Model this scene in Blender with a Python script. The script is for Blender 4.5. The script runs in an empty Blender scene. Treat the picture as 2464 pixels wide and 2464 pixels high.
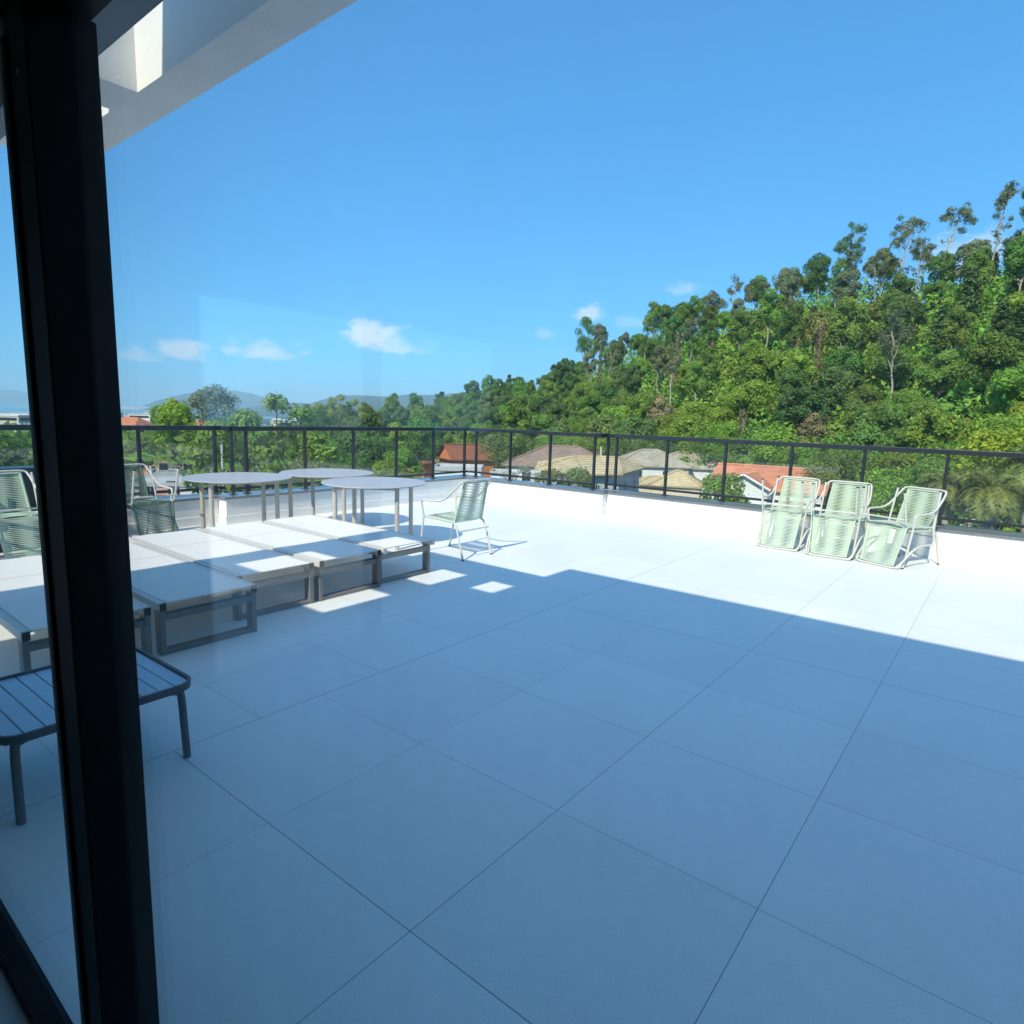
import bpy, bmesh, math, random
import numpy as np
from mathutils import Vector, Matrix

S = bpy.context.scene
COL = S.collection
rad = math.radians

# ------------------------------------------------------------------ camera
CAM = np.array([2.8896, -4.3878, 1.5800])
CF = np.array([-0.61234763, 0.77616075, -0.15034914])     # forward
CR = np.array([0.78202563, 0.62257529, 0.02891247])       # right
CD = np.array([0.11604438, -0.09987240, -0.98821010])     # down
FPX = 1520.5                                              # focal length in pixels of a 2464 px frame
cam = bpy.data.cameras.new('camera')
camo = bpy.data.objects.new('camera', cam)
COL.objects.link(camo)
cam.sensor_width = 36.0
cam.lens = 36.0 * FPX / 2464.0
cam.clip_start = 0.03
cam.clip_end = 60000
m = Matrix.Identity(4)
for i in range(3):
    m[i][0] = CR[i]; m[i][1] = -CD[i]; m[i][2] = -CF[i]; m[i][3] = CAM[i]
camo.matrix_world = m
S.camera = camo

# ------------------------------------------------------------------ sky, sun, exposure
SUN = Vector((0.1014, -0.7219, 0.6845)).normalized()      # towards the sun
SKY_STRENGTH = 0.15
SUN_STRENGTH = 2.0
EXPOSURE = 1.57
w = bpy.data.worlds.new("World")
S.world = w
w.use_nodes = True
wn, wl = w.node_tree.nodes, w.node_tree.links
wn.clear()
wout = wn.new('ShaderNodeOutputWorld')
wbg = wn.new('ShaderNodeBackground')
wbg.inputs['Strength'].default_value = SKY_STRENGTH
sky = wn.new('ShaderNodeTexSky')
sky.sky_type = 'NISHITA'
sky.sun_disc = False
sky.sun_elevation = math.asin(SUN.z)
sky.sun_rotation = math.atan2(SUN.x, SUN.y)
sky.altitude = 50
sky.air_density = 1.0
sky.dust_density = 0.2
sky.ozone_density = 2.0
sund = bpy.data.lights.new('sun', 'SUN')
sund.energy = SUN_STRENGTH
sund.angle = rad(0.5)
sund.color = (1.0, 0.915, 0.74)
suno = bpy.data.objects.new('sun', sund)
COL.objects.link(suno)
suno.rotation_euler = (-SUN).to_track_quat('-Z', 'Y').to_euler()
suno.location = (0, -20, 30)
S.view_settings.view_transform = 'Standard'
S.view_settings.look = 'None'
S.view_settings.gamma = 1.0
S.view_settings.exposure = EXPOSURE
S.render.engine = 'CYCLES'
S.cycles.max_bounces = 8
S.cycles.diffuse_bounces = 4
S.cycles.glossy_bounces = 4
S.cycles.transparent_max_bounces = 24
S.cycles.volume_bounces = 1
S.cycles.use_denoising = True


def ray(u, v):
    return CF + CR * (u - 1232) / FPX + CD * (v - 1232) / FPX


def onz(u, v, z):
    d = ray(u, v)
    return CAM + d * (z - CAM[2]) / d[2]


def at(u, v, dist):
    d = ray(u, v)
    return CAM + d * dist / math.hypot(d[0], d[1])


# small cumulus low over the horizon, laid out by compass bearing and elevation
def cloud_nodes():
    tc = wn.new('ShaderNodeTexCoord')
    sep = wn.new('ShaderNodeSeparateXYZ')
    wl.new(tc.outputs['Generated'], sep.inputs[0])

    def M(op, a, b=None, c=None):
        n = wn.new('ShaderNodeMath'); n.operation = op
        for i, x in enumerate((a, b, c)):
            if x is None: continue
            if isinstance(x, (int, float)): n.inputs[i].default_value = x
            else: wl.new(x, n.inputs[i])
        return n.outputs[0]
    az = M('ARCTAN2', sep.outputs[0], sep.outputs[1])
    el = M('ARCSINE', sep.outputs[2])
    cmb = wn.new('ShaderNodeCombineXYZ')
    wl.new(az, cmb.inputs[0]); wl.new(M('MULTIPLY', el, 1.7), cmb.inputs[1])
    nz = wn.new('ShaderNodeTexNoise')
    nz.inputs['Scale'].default_value = 26; nz.inputs['Detail'].default_value = 7
    nz.inputs['Roughness'].default_value = 0.62
    wl.new(cmb.outputs[0], nz.inputs['Vector'])
    nfac = M('SUBTRACT', nz.outputs['Fac'], 0.5)
    tot = None
    for (u, v, ru, rv, dens) in CLOUDS:
        d = ray(u, v); d = d / np.linalg.norm(d)
        a0, e0 = math.atan2(d[0], d[1]), math.asin(d[2])
        du = M('DIVIDE', M('SUBTRACT', az, a0), ru / FPX)
        dv = M('DIVIDE', M('SUBTRACT', el, e0), rv / FPX)
        low = M('MULTIPLY', M('MINIMUM', dv, 0), 0.9)          # flatter underside
        dv2 = M('ADD', dv, low)
        q = M('SUBTRACT', 1.0, M('SQRT', M('ADD', M('MULTIPLY', du, du), M('MULTIPLY', dv2, dv2))))
        q = M('ADD', q, M('MULTIPLY', nfac, 2.6))
        n = wn.new('ShaderNodeMapRange'); n.interpolation_type = 'SMOOTHSTEP'
        n.inputs['From Min'].default_value = 0.0; n.inputs['From Max'].default_value = 0.85
        n.inputs['To Max'].default_value = dens
        wl.new(q, n.inputs['Value'])
        tot = n.outputs[0] if tot is None else M('MAXIMUM', tot, n.outputs[0])
    # unseen bright cloud veil, added overhead to lift the shade below
    veil = wn.new('ShaderNodeTexNoise'); veil.inputs['Scale'].default_value = 3.0; veil.inputs['Detail'].default_value = 6
    wl.new(tc.outputs['Generated'], veil.inputs['Vector'])
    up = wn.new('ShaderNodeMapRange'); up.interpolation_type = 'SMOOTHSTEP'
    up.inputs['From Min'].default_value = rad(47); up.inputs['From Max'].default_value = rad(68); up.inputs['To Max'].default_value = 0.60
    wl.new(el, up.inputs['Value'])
    return M('MINIMUM', M('MAXIMUM', tot, M('MULTIPLY', up.outputs[0], veil.outputs['Fac'])), 0.95)


CLOUDS = [(893, 812, 92, 50, 1.0), (960, 842, 85, 30, 0.7), (425, 850, 75, 36, 0.8), (345, 862, 70, 26, 0.5),
          (628, 850, 95, 34, 0.8), (1418, 758, 44, 26, 0.7), (1312, 808, 30, 20, 0.3), (1655, 700, 50, 24, 0.35),
          (2330, 620, 120, 60, 0.45), (1530, 780, 60, 22, 0.25)]
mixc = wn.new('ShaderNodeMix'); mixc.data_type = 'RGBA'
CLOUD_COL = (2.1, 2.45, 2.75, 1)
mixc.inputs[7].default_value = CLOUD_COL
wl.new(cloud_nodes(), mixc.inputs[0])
tint = wn.new('ShaderNodeMix'); tint.data_type = 'RGBA'; tint.blend_type = 'MULTIPLY'; tint.inputs[0].default_value = 1.0
tint.inputs[7].default_value = (0.195, 0.605, 0.99, 1)        # the deep clear blue of this sky
gam = wn.new('ShaderNodeGamma'); gam.inputs['Gamma'].default_value = 0.57   # softer fall-off from horizon to zenith
wl.new(sky.outputs[0], gam.inputs['Color'])
wl.new(gam.outputs[0], tint.inputs[6])
wl.new(tint.outputs[2], mixc.inputs[6])
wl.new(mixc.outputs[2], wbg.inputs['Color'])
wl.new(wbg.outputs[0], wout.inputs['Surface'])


# ------------------------------------------------------------------ helpers
def tag(o, label=None, cat=None, group=None, kind=None):
    if label: o['label'] = label
    if cat: o['category'] = cat
    if group: o['group'] = group
    if kind: o['kind'] = kind
    return o


def empty(name, loc=(0, 0, 0), rz=0.0, label=None, cat=None, group=None):
    o = bpy.data.objects.new(name, None)
    COL.objects.link(o)
    o.empty_display_size = 0.2
    o.location = loc
    o.rotation_euler = (0, 0, rz)
    return tag(o, label, cat, group)


def children(o):
    return [c for c in bpy.data.objects if c.parent == o]


def copy_tree(o, parent=None, kids=None):
    c = o.copy()
    COL.objects.link(c)
    if parent is not None: c.parent = parent
    for ch in (kids[o] if kids else children(o)):
        copy_tree(ch, c, kids)
    return c


class MB:
    def __init__(s):
        s.v = []; s.f = []; s.mi = []; s.sm = []

    def add(s, vs, fs, mi=0, smooth=False):
        b = len(s.v)
        s.v += [tuple(float(c) for c in p) for p in vs]
        for f in fs:
            s.f.append(tuple(b + i for i in f)); s.mi.append(mi); s.sm.append(smooth)

    def box(s, x0, x1, y0, y1, z0, z1, mi=0, M=None, ch=0.0):
        if ch > 0:       # chamfered along every edge
            bm = bmesh.new()
            bmesh.ops.create_cube(bm, size=1.0)
            for vv in bm.verts:
                vv.co = ((vv.co.x + .5) * (x1 - x0) + x0, (vv.co.y + .5) * (y1 - y0) + y0, (vv.co.z + .5) * (z1 - z0) + z0)
            bmesh.ops.bevel(bm, geom=bm.edges[:], offset=ch, segments=2, affect='EDGES', profile=0.6)
            bm.verts.index_update()
            vs = [tuple(vv.co) for vv in bm.verts]; fs = [tuple(x.index for x in f.verts) for f in bm.faces]
            bm.free()
        else:
            vs = [(x0, y0, z0), (x1, y0, z0), (x1, y1, z0), (x0, y1, z0), (x0, y0, z1), (x1, y0, z1), (x1, y1, z1), (x0, y1, z1)]
            fs = [(3, 2, 1, 0), (4, 5, 6, 7), (0, 1, 5, 4), (1, 2, 6, 5), (2, 3, 7, 6), (3, 0, 4, 7)]
        if M is not None: vs = [tuple(M @ Vector(p)) for p in vs]
        s.add(vs, fs, mi)

    def tube(s, pts, r, n=8, mi=0, cap=True, smooth=True, r2=None):
        P = [Vector(p) for p in pts]
        k = len(P)
        rs = r if isinstance(r, (list, tuple)) else [r + ((r2 if r2 is not None else r) - r) * i / max(1, k - 1) for i in range(k)]
        T = []
        for i in range(k):
            a = P[max(0, i - 1)]; b = P[min(k - 1, i + 1)]
            T.append((b - a).normalized())
        up = Vector((0, 0, 1)) if abs(T[0].z) < .9 else Vector((1, 0, 0))
        nrm = (up - T[0] * up.dot(T[0])).normalized()
        vs = []
        for i in range(k):
            nrm = (nrm - T[i] * nrm.dot(T[i])).normalized()
            bi = T[i].cross(nrm)
            for j in range(n):
                a = 2 * math.pi * j / n
                vs.append(P[i] + (nrm * math.cos(a) + bi * math.sin(a)) * rs[i])
        fs = []
        for i in range(k - 1):
            for j in range(n):
                j2 = (j + 1) % n
                fs.append((i * n + j, i * n + j2, (i + 1) * n + j2, (i + 1) * n + j))
        s.add(vs, fs, mi, smooth)
        if cap:
            s.add(vs[:n], [tuple(range(n - 1, -1, -1))], mi)
            s.add(vs[-n:], [tuple(range(n))], mi)

    def build(s, name, mats, parent=None, loc=None, rz=0.0, bevel=0.0):
        me = bpy.data.meshes.new(name)
        me.from_pydata(s.v, [], s.f)
        if not isinstance(mats, (list, tuple)): mats = [mats]
        for mt in mats: me.materials.append(mt)
        me.polygons.foreach_set('material_index', s.mi)
        me.polygons.foreach_set('use_smooth', s.sm)
        me.update()
        o = bpy.data.objects.new(name, me)
        COL.objects.link(o)
        if parent is not None: o.parent = parent
        if loc is not None: o.location = loc
        o.rotation_euler = (0, 0, rz)
        if bevel:
            b = o.modifiers.new('bevel', 'BEVEL'); b.width = bevel; b.segments = 2; b.limit_method = 'ANGLE'
            b.angle_limit = rad(40)
        return o


def smooth_path(pts, n=6):
    """Catmull-Rom through the points"""
    P = [Vector(p) for p in pts]
    out = []
    for i in range(len(P) - 1):
        p0 = P[max(0, i - 1)]; p1 = P[i]; p2 = P[i + 1]; p3 = P[min(len(P) - 1, i + 2)]
        for j in range(n):
            t = j / n
            out.append(0.5 * ((2 * p1) + (p2 - p0) * t + (2 * p0 - 5 * p1 + 4 * p2 - p3) * t * t + (3 * p1 - p0 - 3 * p2 + p3) * t ** 3))
    out.append(P[-1])
    return out


# ------------------------------------------------------------------ materials
def mat(name, col, rough=0.6, spec=0.4, metal=0.0, var=0.0, vscale=4.0, bump=0.0, bscale=60.0, coord='Object', coat=0.0, rvar=0.0):
    mt = bpy.data.materials.new(name)
    mt.use_nodes = True
    nt = mt.node_tree; n = nt.nodes; l = nt.links
    p = n['Principled BSDF']
    p.inputs['Base Color'].default_value = (*col, 1)
    p.inputs['Roughness'].default_value = rough
    p.inputs['Specular IOR Level'].default_value = spec
    p.inputs['Metallic'].default_value = metal
    tc = n.new('ShaderNodeTexCoord')
    if var or rvar:
        nz = n.new('ShaderNodeTexNoise')
        nz.inputs['Scale'].default_value = vscale; nz.inputs['Detail'].default_value = 6; nz.inputs['Roughness'].default_value = 0.6
        l.new(tc.outputs[coord], nz.inputs['Vector'])
        if var:
            mr = n.new('ShaderNodeMapRange')
            mr.inputs['From Min'].default_value = 0.3; mr.inputs['From Max'].default_value = 0.7
            mr.inputs['To Min'].default_value = 1 - var; mr.inputs['To Max'].default_value = 1 + var * .5
            l.new(nz.outputs['Fac'], mr.inputs['Value'])
            mx = n.new('ShaderNodeVectorMath'); mx.operation = 'SCALE'
            mx.inputs[0].default_value = col
            l.new(mr.outputs[0], mx.inputs['Scale'])
            l.new(mx.outputs[0], p.inputs['Base Color'])
        if rvar:
            mr2 = n.new('ShaderNodeMapRange')
            mr2.inputs['To Min'].default_value = max(.02, rough - rvar); mr2.inputs['To Max'].default_value = min(1, rough + rvar)
            l.new(nz.outputs['Fac'], mr2.inputs['Value'])
            l.new(mr2.outputs[0], p.inputs['Roughness'])
    if bump:
        nb = n.new('ShaderNodeTexNoise')
        nb.inputs['Scale'].default_value = bscale; nb.inputs['Detail'].default_value = 4
        l.new(tc.outputs[coord], nb.inputs['Vector'])
        bp = n.new('ShaderNodeBump'); bp.inputs['Strength'].default_value = bump; bp.inputs['Distance'].default_value = 0.01
        l.new(nb.outputs['Fac'], bp.inputs['Height'])
        l.new(bp.outputs[0], p.inputs['Normal'])
    return mt


def glass_mat(name, tint=(0.93, 0.97, 0.96), refl=1.0, film=0.0):
    mt = bpy.data.materials.new(name)
    mt.use_nodes = True
    nt = mt.node_tree; n = nt.nodes; l = nt.links
    n.clear()
    out = n.new('ShaderNodeOutputMaterial')
    tr = n.new('ShaderNodeBsdfTransparent'); tr.inputs[0].default_value = (*tint, 1)
    gl = n.new('ShaderNodeBsdfGlossy'); gl.inputs['Roughness'].default_value = 0.0
    geo = n.new('ShaderNodeNewGeometry')
    dot = n.new('ShaderNodeVectorMath'); dot.operation = 'DOT_PRODUCT'
    l.new(geo.outputs['Incoming'], dot.inputs[0]); l.new(geo.outputs['True Normal'], dot.inputs[1])

    def M(op, a, b=None):
        x = n.new('ShaderNodeMath'); x.operation = op
        for i, q in enumerate((a, b)):
            if q is None: continue
            if isinstance(q, (int, float)): x.inputs[i].default_value = q
            else: l.new(q, x.inputs[i])
        return x.outputs[0]
    c = M('ABSOLUTE', dot.outputs['Value'])
    fr = M('ADD', M('MULTIPLY', M('POWER', M('SUBTRACT', 1.0, c), 5.0), 0.96), 0.04)
    fr = M('MINIMUM', M('MULTIPLY', fr, refl), 1.0)
    mx = n.new('ShaderNodeMixShader')
    l.new(fr, mx.inputs[0]); l.new(tr.outputs[0], mx.inputs[1]); l.new(gl.outputs[0], mx.inputs[2])
    last = mx.outputs[0]
    if film:      # a thin film of dust and dried rain on the pane
        tc = n.new('ShaderNodeTexCoord')
        mp = n.new('ShaderNodeMapping'); mp.inputs['Scale'].default_value = (9.0, 9.0, 0.7)
        l.new(tc.outputs['Object'], mp.inputs[0])
        nz = n.new('ShaderNodeTexNoise'); nz.inputs['Scale'].default_value = 2.2; nz.inputs['Detail'].default_value = 6
        l.new(mp.outputs[0], nz.inputs['Vector'])
        df = n.new('ShaderNodeBsdfDiffuse'); df.inputs[0].default_value = (.8, .8, .78, 1)
        tl = n.new('ShaderNodeBsdfTranslucent'); tl.inputs[0].default_value = (.8, .8, .78, 1)
        ad = n.new('ShaderNodeMixShader'); l.new(df.outputs[0], ad.inputs[1]); l.new(tl.outputs[0], ad.inputs[2])
        mr = n.new('ShaderNodeMapRange')
        mr.inputs['From Min'].default_value = .35; mr.inputs['From Max'].default_value = .75
        mr.inputs['To Min'].default_value = film * .4; mr.inputs['To Max'].default_value = film * 1.6
        l.new(nz.outputs['Fac'], mr.inputs['Value'])
        m2 = n.new('ShaderNodeMixShader')
        l.new(mr.outputs[0], m2.inputs[0]); l.new(last, m2.inputs[1]); l.new(ad.outputs[0], m2.inputs[2])
        last = m2.outputs[0]
    l.new(last, out.inputs['Surface'])
    return mt


def floor_mat():
    mt = bpy.data.materials.new('porcelain_tiles')
    mt.use_nodes = True
    nt = mt.node_tree; n = nt.nodes; l = nt.links
    p = n['Principled BSDF']
    tc = n.new('ShaderNodeTexCoord')
    sep = n.new('ShaderNodeSeparateXYZ'); l.new(tc.outputs['Object'], sep.inputs[0])

    def M(op, a, b=None, c=None):
        x = n.new('ShaderNodeMath'); x.operation = op
        for i, q in enumerate((a, b, c)):
            if q is None: continue
            if isinstance(q, (int, float)): x.inputs[i].default_value = q
            else: l.new(q, x.inputs[i])
        return x.outputs[0]
    X, Y = sep.outputs[0], sep.outputs[1]
    left = M('LESS_THAN', X, 0.0)
    # the strip left of the main joint is laid with its own offset
    Yo = M('ADD', Y, M('MULTIPLY', left, 0.37))
    Xo = M('ADD', X, M('MULTIPLY', left, 0.0))
    dx = M('PINGPONG', Xo, 0.4); dy = M('PINGPONG', Yo, 0.4)
    # joint widths differ a little from joint to joint
    wn1 = n.new('ShaderNodeTexWhiteNoise'); wn1.noise_dimensions = '1D'
    l.new(M('ROUND', M('DIVIDE', Xo, 0.8)), wn1.inputs['W'])
    wn2 = n.new('ShaderNodeTexWhiteNoise'); wn2.noise_dimensions = '1D'
    l.new(M('ADD', M('ROUND', M('DIVIDE', Yo, 0.8)), 37.0), wn2.inputs['W'])
    wide_x = M('LESS_THAN', M('ABSOLUTE', X), 0.3)
    wide_y = M('MULTIPLY', M('SUBTRACT', 1.0, left), M('MAXIMUM', M('LESS_THAN', M('ABSOLUTE', Y), 0.3), M('LESS_THAN', M('ABSOLUTE', M('ADD', Y, 3.2)), 0.3)))
    wx = M('ADD', M('ADD', 0.0009, M('MULTIPLY', wn1.outputs['Value'], 0.0009)), M('MULTIPLY', wide_x, 0.0012))
    wy = M('ADD', M('ADD', 0.0009, M('MULTIPLY', wn2.outputs['Value'], 0.0009)), M('MULTIPLY', wide_y, 0.0012))
    jx = M('LESS_THAN', dx, wx); jy = M('LESS_THAN', dy, wy)
    j = M('MAXIMUM', jx, jy)
    # tile tone
    cell = n.new('ShaderNodeCombineXYZ')
    l.new(M('FLOOR', M('DIVIDE', Xo, 0.8)), cell.inputs[0]); l.new(M('FLOOR', M('DIVIDE', Yo, 0.8)), cell.inputs[1])
    wt = n.new('ShaderNodeTexWhiteNoise'); l.new(cell.outputs[0], wt.inputs['Vector'])
    big = n.new('ShaderNodeTexNoise'); big.inputs['Scale'].default_value = 1.3; big.inputs['Detail'].default_value = 5
    l.new(tc.outputs['Object'], big.inputs['Vector'])
    fine = n.new('ShaderNodeTexNoise'); fine.inputs['Scale'].default_value = 150; fine.inputs['Detail'].default_value = 3
    l.new(tc.outputs['Object'], fine.inputs['Vector'])
    mid = n.new('ShaderNodeTexNoise'); mid.inputs['Scale'].default_value = 14; mid.inputs['Detail'].default_value = 6
    l.new(tc.outputs['Object'], mid.inputs['Vector'])
    tone = M('ADD', 0.92, M('MULTIPLY', wt.outputs['Value'], 0.055))
    tone = M('ADD', tone, M('MULTIPLY', M('SUBTRACT', big.outputs['Fac'], 0.5), 0.15))
    tone = M('ADD', tone, M('MULTIPLY', M('SUBTRACT', fine.outputs['Fac'], 0.5), 0.30))
    tone = M('ADD', tone, M('MULTIPLY', M('SUBTRACT', mid.outputs['Fac'], 0.5), 0.11))
    sc = n.new('ShaderNodeVectorMath'); sc.operation = 'SCALE'
    sc.inputs[0].default_value = FLOOR_COL
    l.new(tone, sc.inputs['Scale'])
    mx = n.new('ShaderNodeMix'); mx.data_type = 'RGBA'
    l.new(M('MULTIPLY', j, 0.72), mx.inputs[0]); l.new(sc.outputs[0], mx.inputs[6]); mx.inputs[7].default_value = (.085, .095, .105, 1)
    l.new(mx.outputs[2], p.inputs['Base Color'])
    l.new(M('ADD', 0.36, M('MULTIPLY', big.outputs['Fac'], 0.22)), p.inputs['Roughness'])
    p.inputs['Specular IOR Level'].default_value = 0.42
    bp = n.new('ShaderNodeBump'); bp.inputs['Strength'].default_value = 0.25; bp.inputs['Distance'].default_value = 0.002
    l.new(M('SUBTRACT', M('MULTIPLY', fine.outputs['Fac'], 0.12), j), bp.inputs['Height'])
    l.new(bp.outputs[0], p.inputs['Normal'])
    return mt


def leaf_mat(name, col, trans=0.22, rnd=0.25, hue=0.03):
    mt = bpy.data.materials.new(name)
    mt.use_nodes = True
    nt = mt.node_tree; n = nt.nodes; l = nt.links
    n.clear()
    out = n.new('ShaderNodeOutputMaterial')
    oi = n.new('ShaderNodeObjectInfo')
    at_ = n.new('ShaderNodeAttribute'); at_.attribute_name = 'tint'
    hs = n.new('ShaderNodeHueSaturation')
    hs.inputs['Color'].default_value = (*col, 1)
    mr = n.new('ShaderNodeMapRange'); mr.inputs['To Min'].default_value = .5 - hue; mr.inputs['To Max'].default_value = .5 + hue
    l.new(oi.outputs['Random'], mr.inputs['Value']); l.new(mr.outputs[0], hs.inputs['Hue'])
    m7 = n.new('ShaderNodeMath'); m7.operation = 'MULTIPLY'; m7.inputs[1].default_value = 7.31
    l.new(oi.outputs['Random'], m7.inputs[0])
    fr = n.new('ShaderNodeMath'); fr.operation = 'FRACT'; l.new(m7.outputs[0], fr.inputs[0])
    mv = n.new('ShaderNodeMapRange'); mv.inputs['To Min'].default_value = 1 - rnd; mv.inputs['To Max'].default_value = 1 + rnd
    l.new(fr.outputs[0], mv.inputs['Value']); l.new(mv.outputs[0], hs.inputs['Value'])
    mul = n.new('ShaderNodeMix'); mul.data_type = 'RGBA'; mul.blend_type = 'MULTIPLY'; mul.inputs[0].default_value = 1
    l.new(hs.outputs[0], mul.inputs[6]); l.new(at_.outputs['Color'], mul.inputs[7])
    df = n.new('ShaderNodeBsdfPrincipled'); df.inputs['Roughness'].default_value = 0.55; df.inputs['Specular IOR Level'].default_value = 0.3
    l.new(mul.outputs[2], df.inputs['Base Color'])
    tl = n.new('ShaderNodeBsdfTranslucent'); l.new(mul.outputs[2], tl.inputs[0])
    mx = n.new('ShaderNodeMixShader'); mx.inputs[0].default_value = trans
    l.new(df.outputs[0], mx.inputs[1]); l.new(tl.outputs[0], mx.inputs[2]); l.new(mx.outputs[0], out.inputs['Surface'])
    return mt


def roof_mat(name, col, col2, pitch=0.28):
    """clay or cement roof tiles: courses across the slope plus weathering"""
    mt = bpy.data.materials.new(name)
    mt.use_nodes = True
    nt = mt.node_tree; n = nt.nodes; l = nt.links
    p = n['Principled BSDF']; p.inputs['Roughness'].default_value = 0.85; p.inputs['Specular IOR Level'].default_value = 0.2
    tc = n.new('ShaderNodeTexCoord')
    sep = n.new('ShaderNodeSeparateXYZ'); l.new(tc.outputs['Object'], sep.inputs[0])

    def M(op, a, b=None):
        x = n.new('ShaderNodeMath'); x.operation = op
        for i, q in enumerate((a, b)):
            if q is None: continue
            if isinstance(q, (int, float)): x.inputs[i].default_value = q
            else: l.new(q, x.inputs[i])
        return x.outputs[0]
    nz = n.new('ShaderNodeTexNoise'); nz.inputs['Scale'].default_value = .9; nz.inputs['Detail'].default_value = 8; nz.inputs['Roughness'].default_value = .7
    l.new(tc.outputs['Object'], nz.inputs['Vector'])
    course = M('FRACT', M('DIVIDE', M('ADD', sep.outputs[2], M('MULTIPLY', nz.outputs['Fac'], .08)), pitch * .5))
    ln = M('LESS_THAN', course, 0.3)
    mx = n.new('ShaderNodeMix'); mx.data_type = 'RGBA'
    mr = n.new('ShaderNodeMapRange'); mr.inputs['From Min'].default_value = .38; mr.inputs['From Max'].default_value = .66
    l.new(nz.outputs['Fac'], mr.inputs['Value'])
    l.new(mr.outputs[0], mx.inputs[0]); mx.inputs[6].default_value = (*col, 1); mx.inputs[7].default_value = (*col2, 1)
    sc = n.new('ShaderNodeVectorMath'); sc.operation = 'SCALE'
    l.new(mx.outputs[2], sc.inputs[0]); l.new(M('SUBTRACT', 1.0, M('MULTIPLY', ln, .38)), sc.inputs['Scale'])
    l.new(sc.outputs[0], p.inputs['Base Color'])
    return mt


FLOOR_COL = (0.80, 0.81, 0.785)
M_FLOOR = floor_mat()
M_WALL = mat('white_plaster', (.80, .80, .78), .75, .3, var=.07, vscale=3.0, bump=.25, bscale=90)
M_CANOPY = mat('white_canopy_plaster', (.86, .855, .82), .8, .2, var=.10, vscale=2.2, bump=.2, bscale=50)
M_COPING = mat('grey_granite', (.17, .18, .195), .22, .55, var=.35, vscale=60, bump=.05)
M_BLACK = mat('black_aluminium', (.018, .019, .022), .35, .45, var=.2, vscale=15)
M_RAIL = mat('anthracite_aluminium', (.022, .026, .034), .32, .5, var=.15, vscale=12)
M_MULL = mat('black_door_frame', (.0022, .0022, .0030), .5, .12, var=.2, vscale=8)
M_MULL2 = mat('lit_grey_stile_and_trim', (.075, .082, .086), .45, .35, var=.2, vscale=8)  # lighter grey paints the lit edge into the narrow stile; also the head trim
M_GLASS = glass_mat('door_glass', (.975, .99, .992), .95, film=.016)
M_GLASS2 = glass_mat('tinted_door_glass', (.955, .985, .985), .40, film=.004)
M_RGLASS = glass_mat('railing_glass', (.975, .99, .982), 1.0, film=.016)
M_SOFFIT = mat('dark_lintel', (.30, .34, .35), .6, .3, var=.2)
M_ROOMW = mat('room_wall', (.35, .34, .32), .8, .2, var=.05)
M_ROOMF = mat('room_floor_tile', (.33, .34, .33), .4, .4, var=.08, vscale=9)
M_BEIGE = mat('beige_side_rail', (.56, .535, .50), .45, .4, var=.06, vscale=20)
M_TAUPE = mat('taupe_powder_coat', (.20, .178, .155), .45, .4, var=.08, vscale=20)
M_SLING = mat('white_textile_sling', (.86, .835, .79), .8, .2, var=.05, vscale=40, bump=.3, bscale=700)
_n = M_SLING.node_tree.nodes; _l = M_SLING.node_tree.links          # open weave lets a little light through
_t = _n.new('ShaderNodeBsdfTransparent'); _x = _n.new('ShaderNodeMixShader'); _t.inputs[0].default_value = (1, .93, .83, 1); _x.inputs[0].default_value = .15
_o = [q for q in _n if q.type == 'OUTPUT_MATERIAL'][0]
_l.new(_n['Principled BSDF'].outputs[0], _x.inputs[1]); _l.new(_t.outputs[0], _x.inputs[2]); _l.new(_x.outputs[0], _o.inputs['Surface'])
M_DARKP = mat('black_plastic', (.015, .015, .016), .5, .4)
M_TTOP = mat('grey_table_top', (.42, .42, .435), .42, .4, var=.05, vscale=12, rvar=.1)
M_TLEG = mat('beige_table_leg', (.44, .40, .35), .45, .4, var=.06, vscale=20)
M_SLAT = mat('blue_grey_slat', (.46, .58, .68), .32, .5, var=.08, vscale=18)
M_CRIM = mat('grey_table_rim', (.085, .085, .09), .45, .4, var=.1, vscale=18)
M_TUBE = mat('pale_beige_tube', (.60, .58, .53), .42, .4, var=.05, vscale=20)
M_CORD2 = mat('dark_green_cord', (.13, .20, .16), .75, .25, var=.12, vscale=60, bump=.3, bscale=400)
M_CORD = mat('sage_green_cord', (.50, .60, .47), .75, .25, var=.10, vscale=60, bump=.3, bscale=400)
M_CABINET = mat('dark_teal_panel', (.02, .035, .045), .35, .5, var=.2, vscale=5)
M_FOOT = mat('black_rubber', (.02, .02, .02), .7, .2)

# ------------------------------------------------------------------ terrace setting
mb = MB()
mb.add([(-5.9, -12, 0), (12, -12, 0), (12, 5.5, 0), (-5.9, 5.5, 0)], [(0, 1, 2, 3)])
# the room's own floor replaces the terrace inside the glass front
mb = MB()
mb.add([(-5.9, -12, 0), (-0.68, -12, 0), (-0.68, -3.965, 0), (-5.9, -3.965, 0)], [(0, 1, 2, 3)])
mb.add([(-5.9, -3.965, 0), (12, -3.965, 0), (12, 5.5, 0), (-5.9, 5.5, 0)], [(0, 1, 2, 3)])
fl = mb.build('terrace_floor', M_FLOOR)
tag(fl, 'pale blue white terrace floor of large square porcelain tiles', 'floor', kind='structure')
mb = MB(); mb.add([(-0.68, -10, 0), (9, -10, 0), (9, -4.03, 0), (-0.68, -4.03, 0)], [(0, 1, 2, 3)])
tag(mb.build('room_floor', M_ROOMF), 'dull grey tiled floor inside the room', 'floor', kind='structure')


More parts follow.
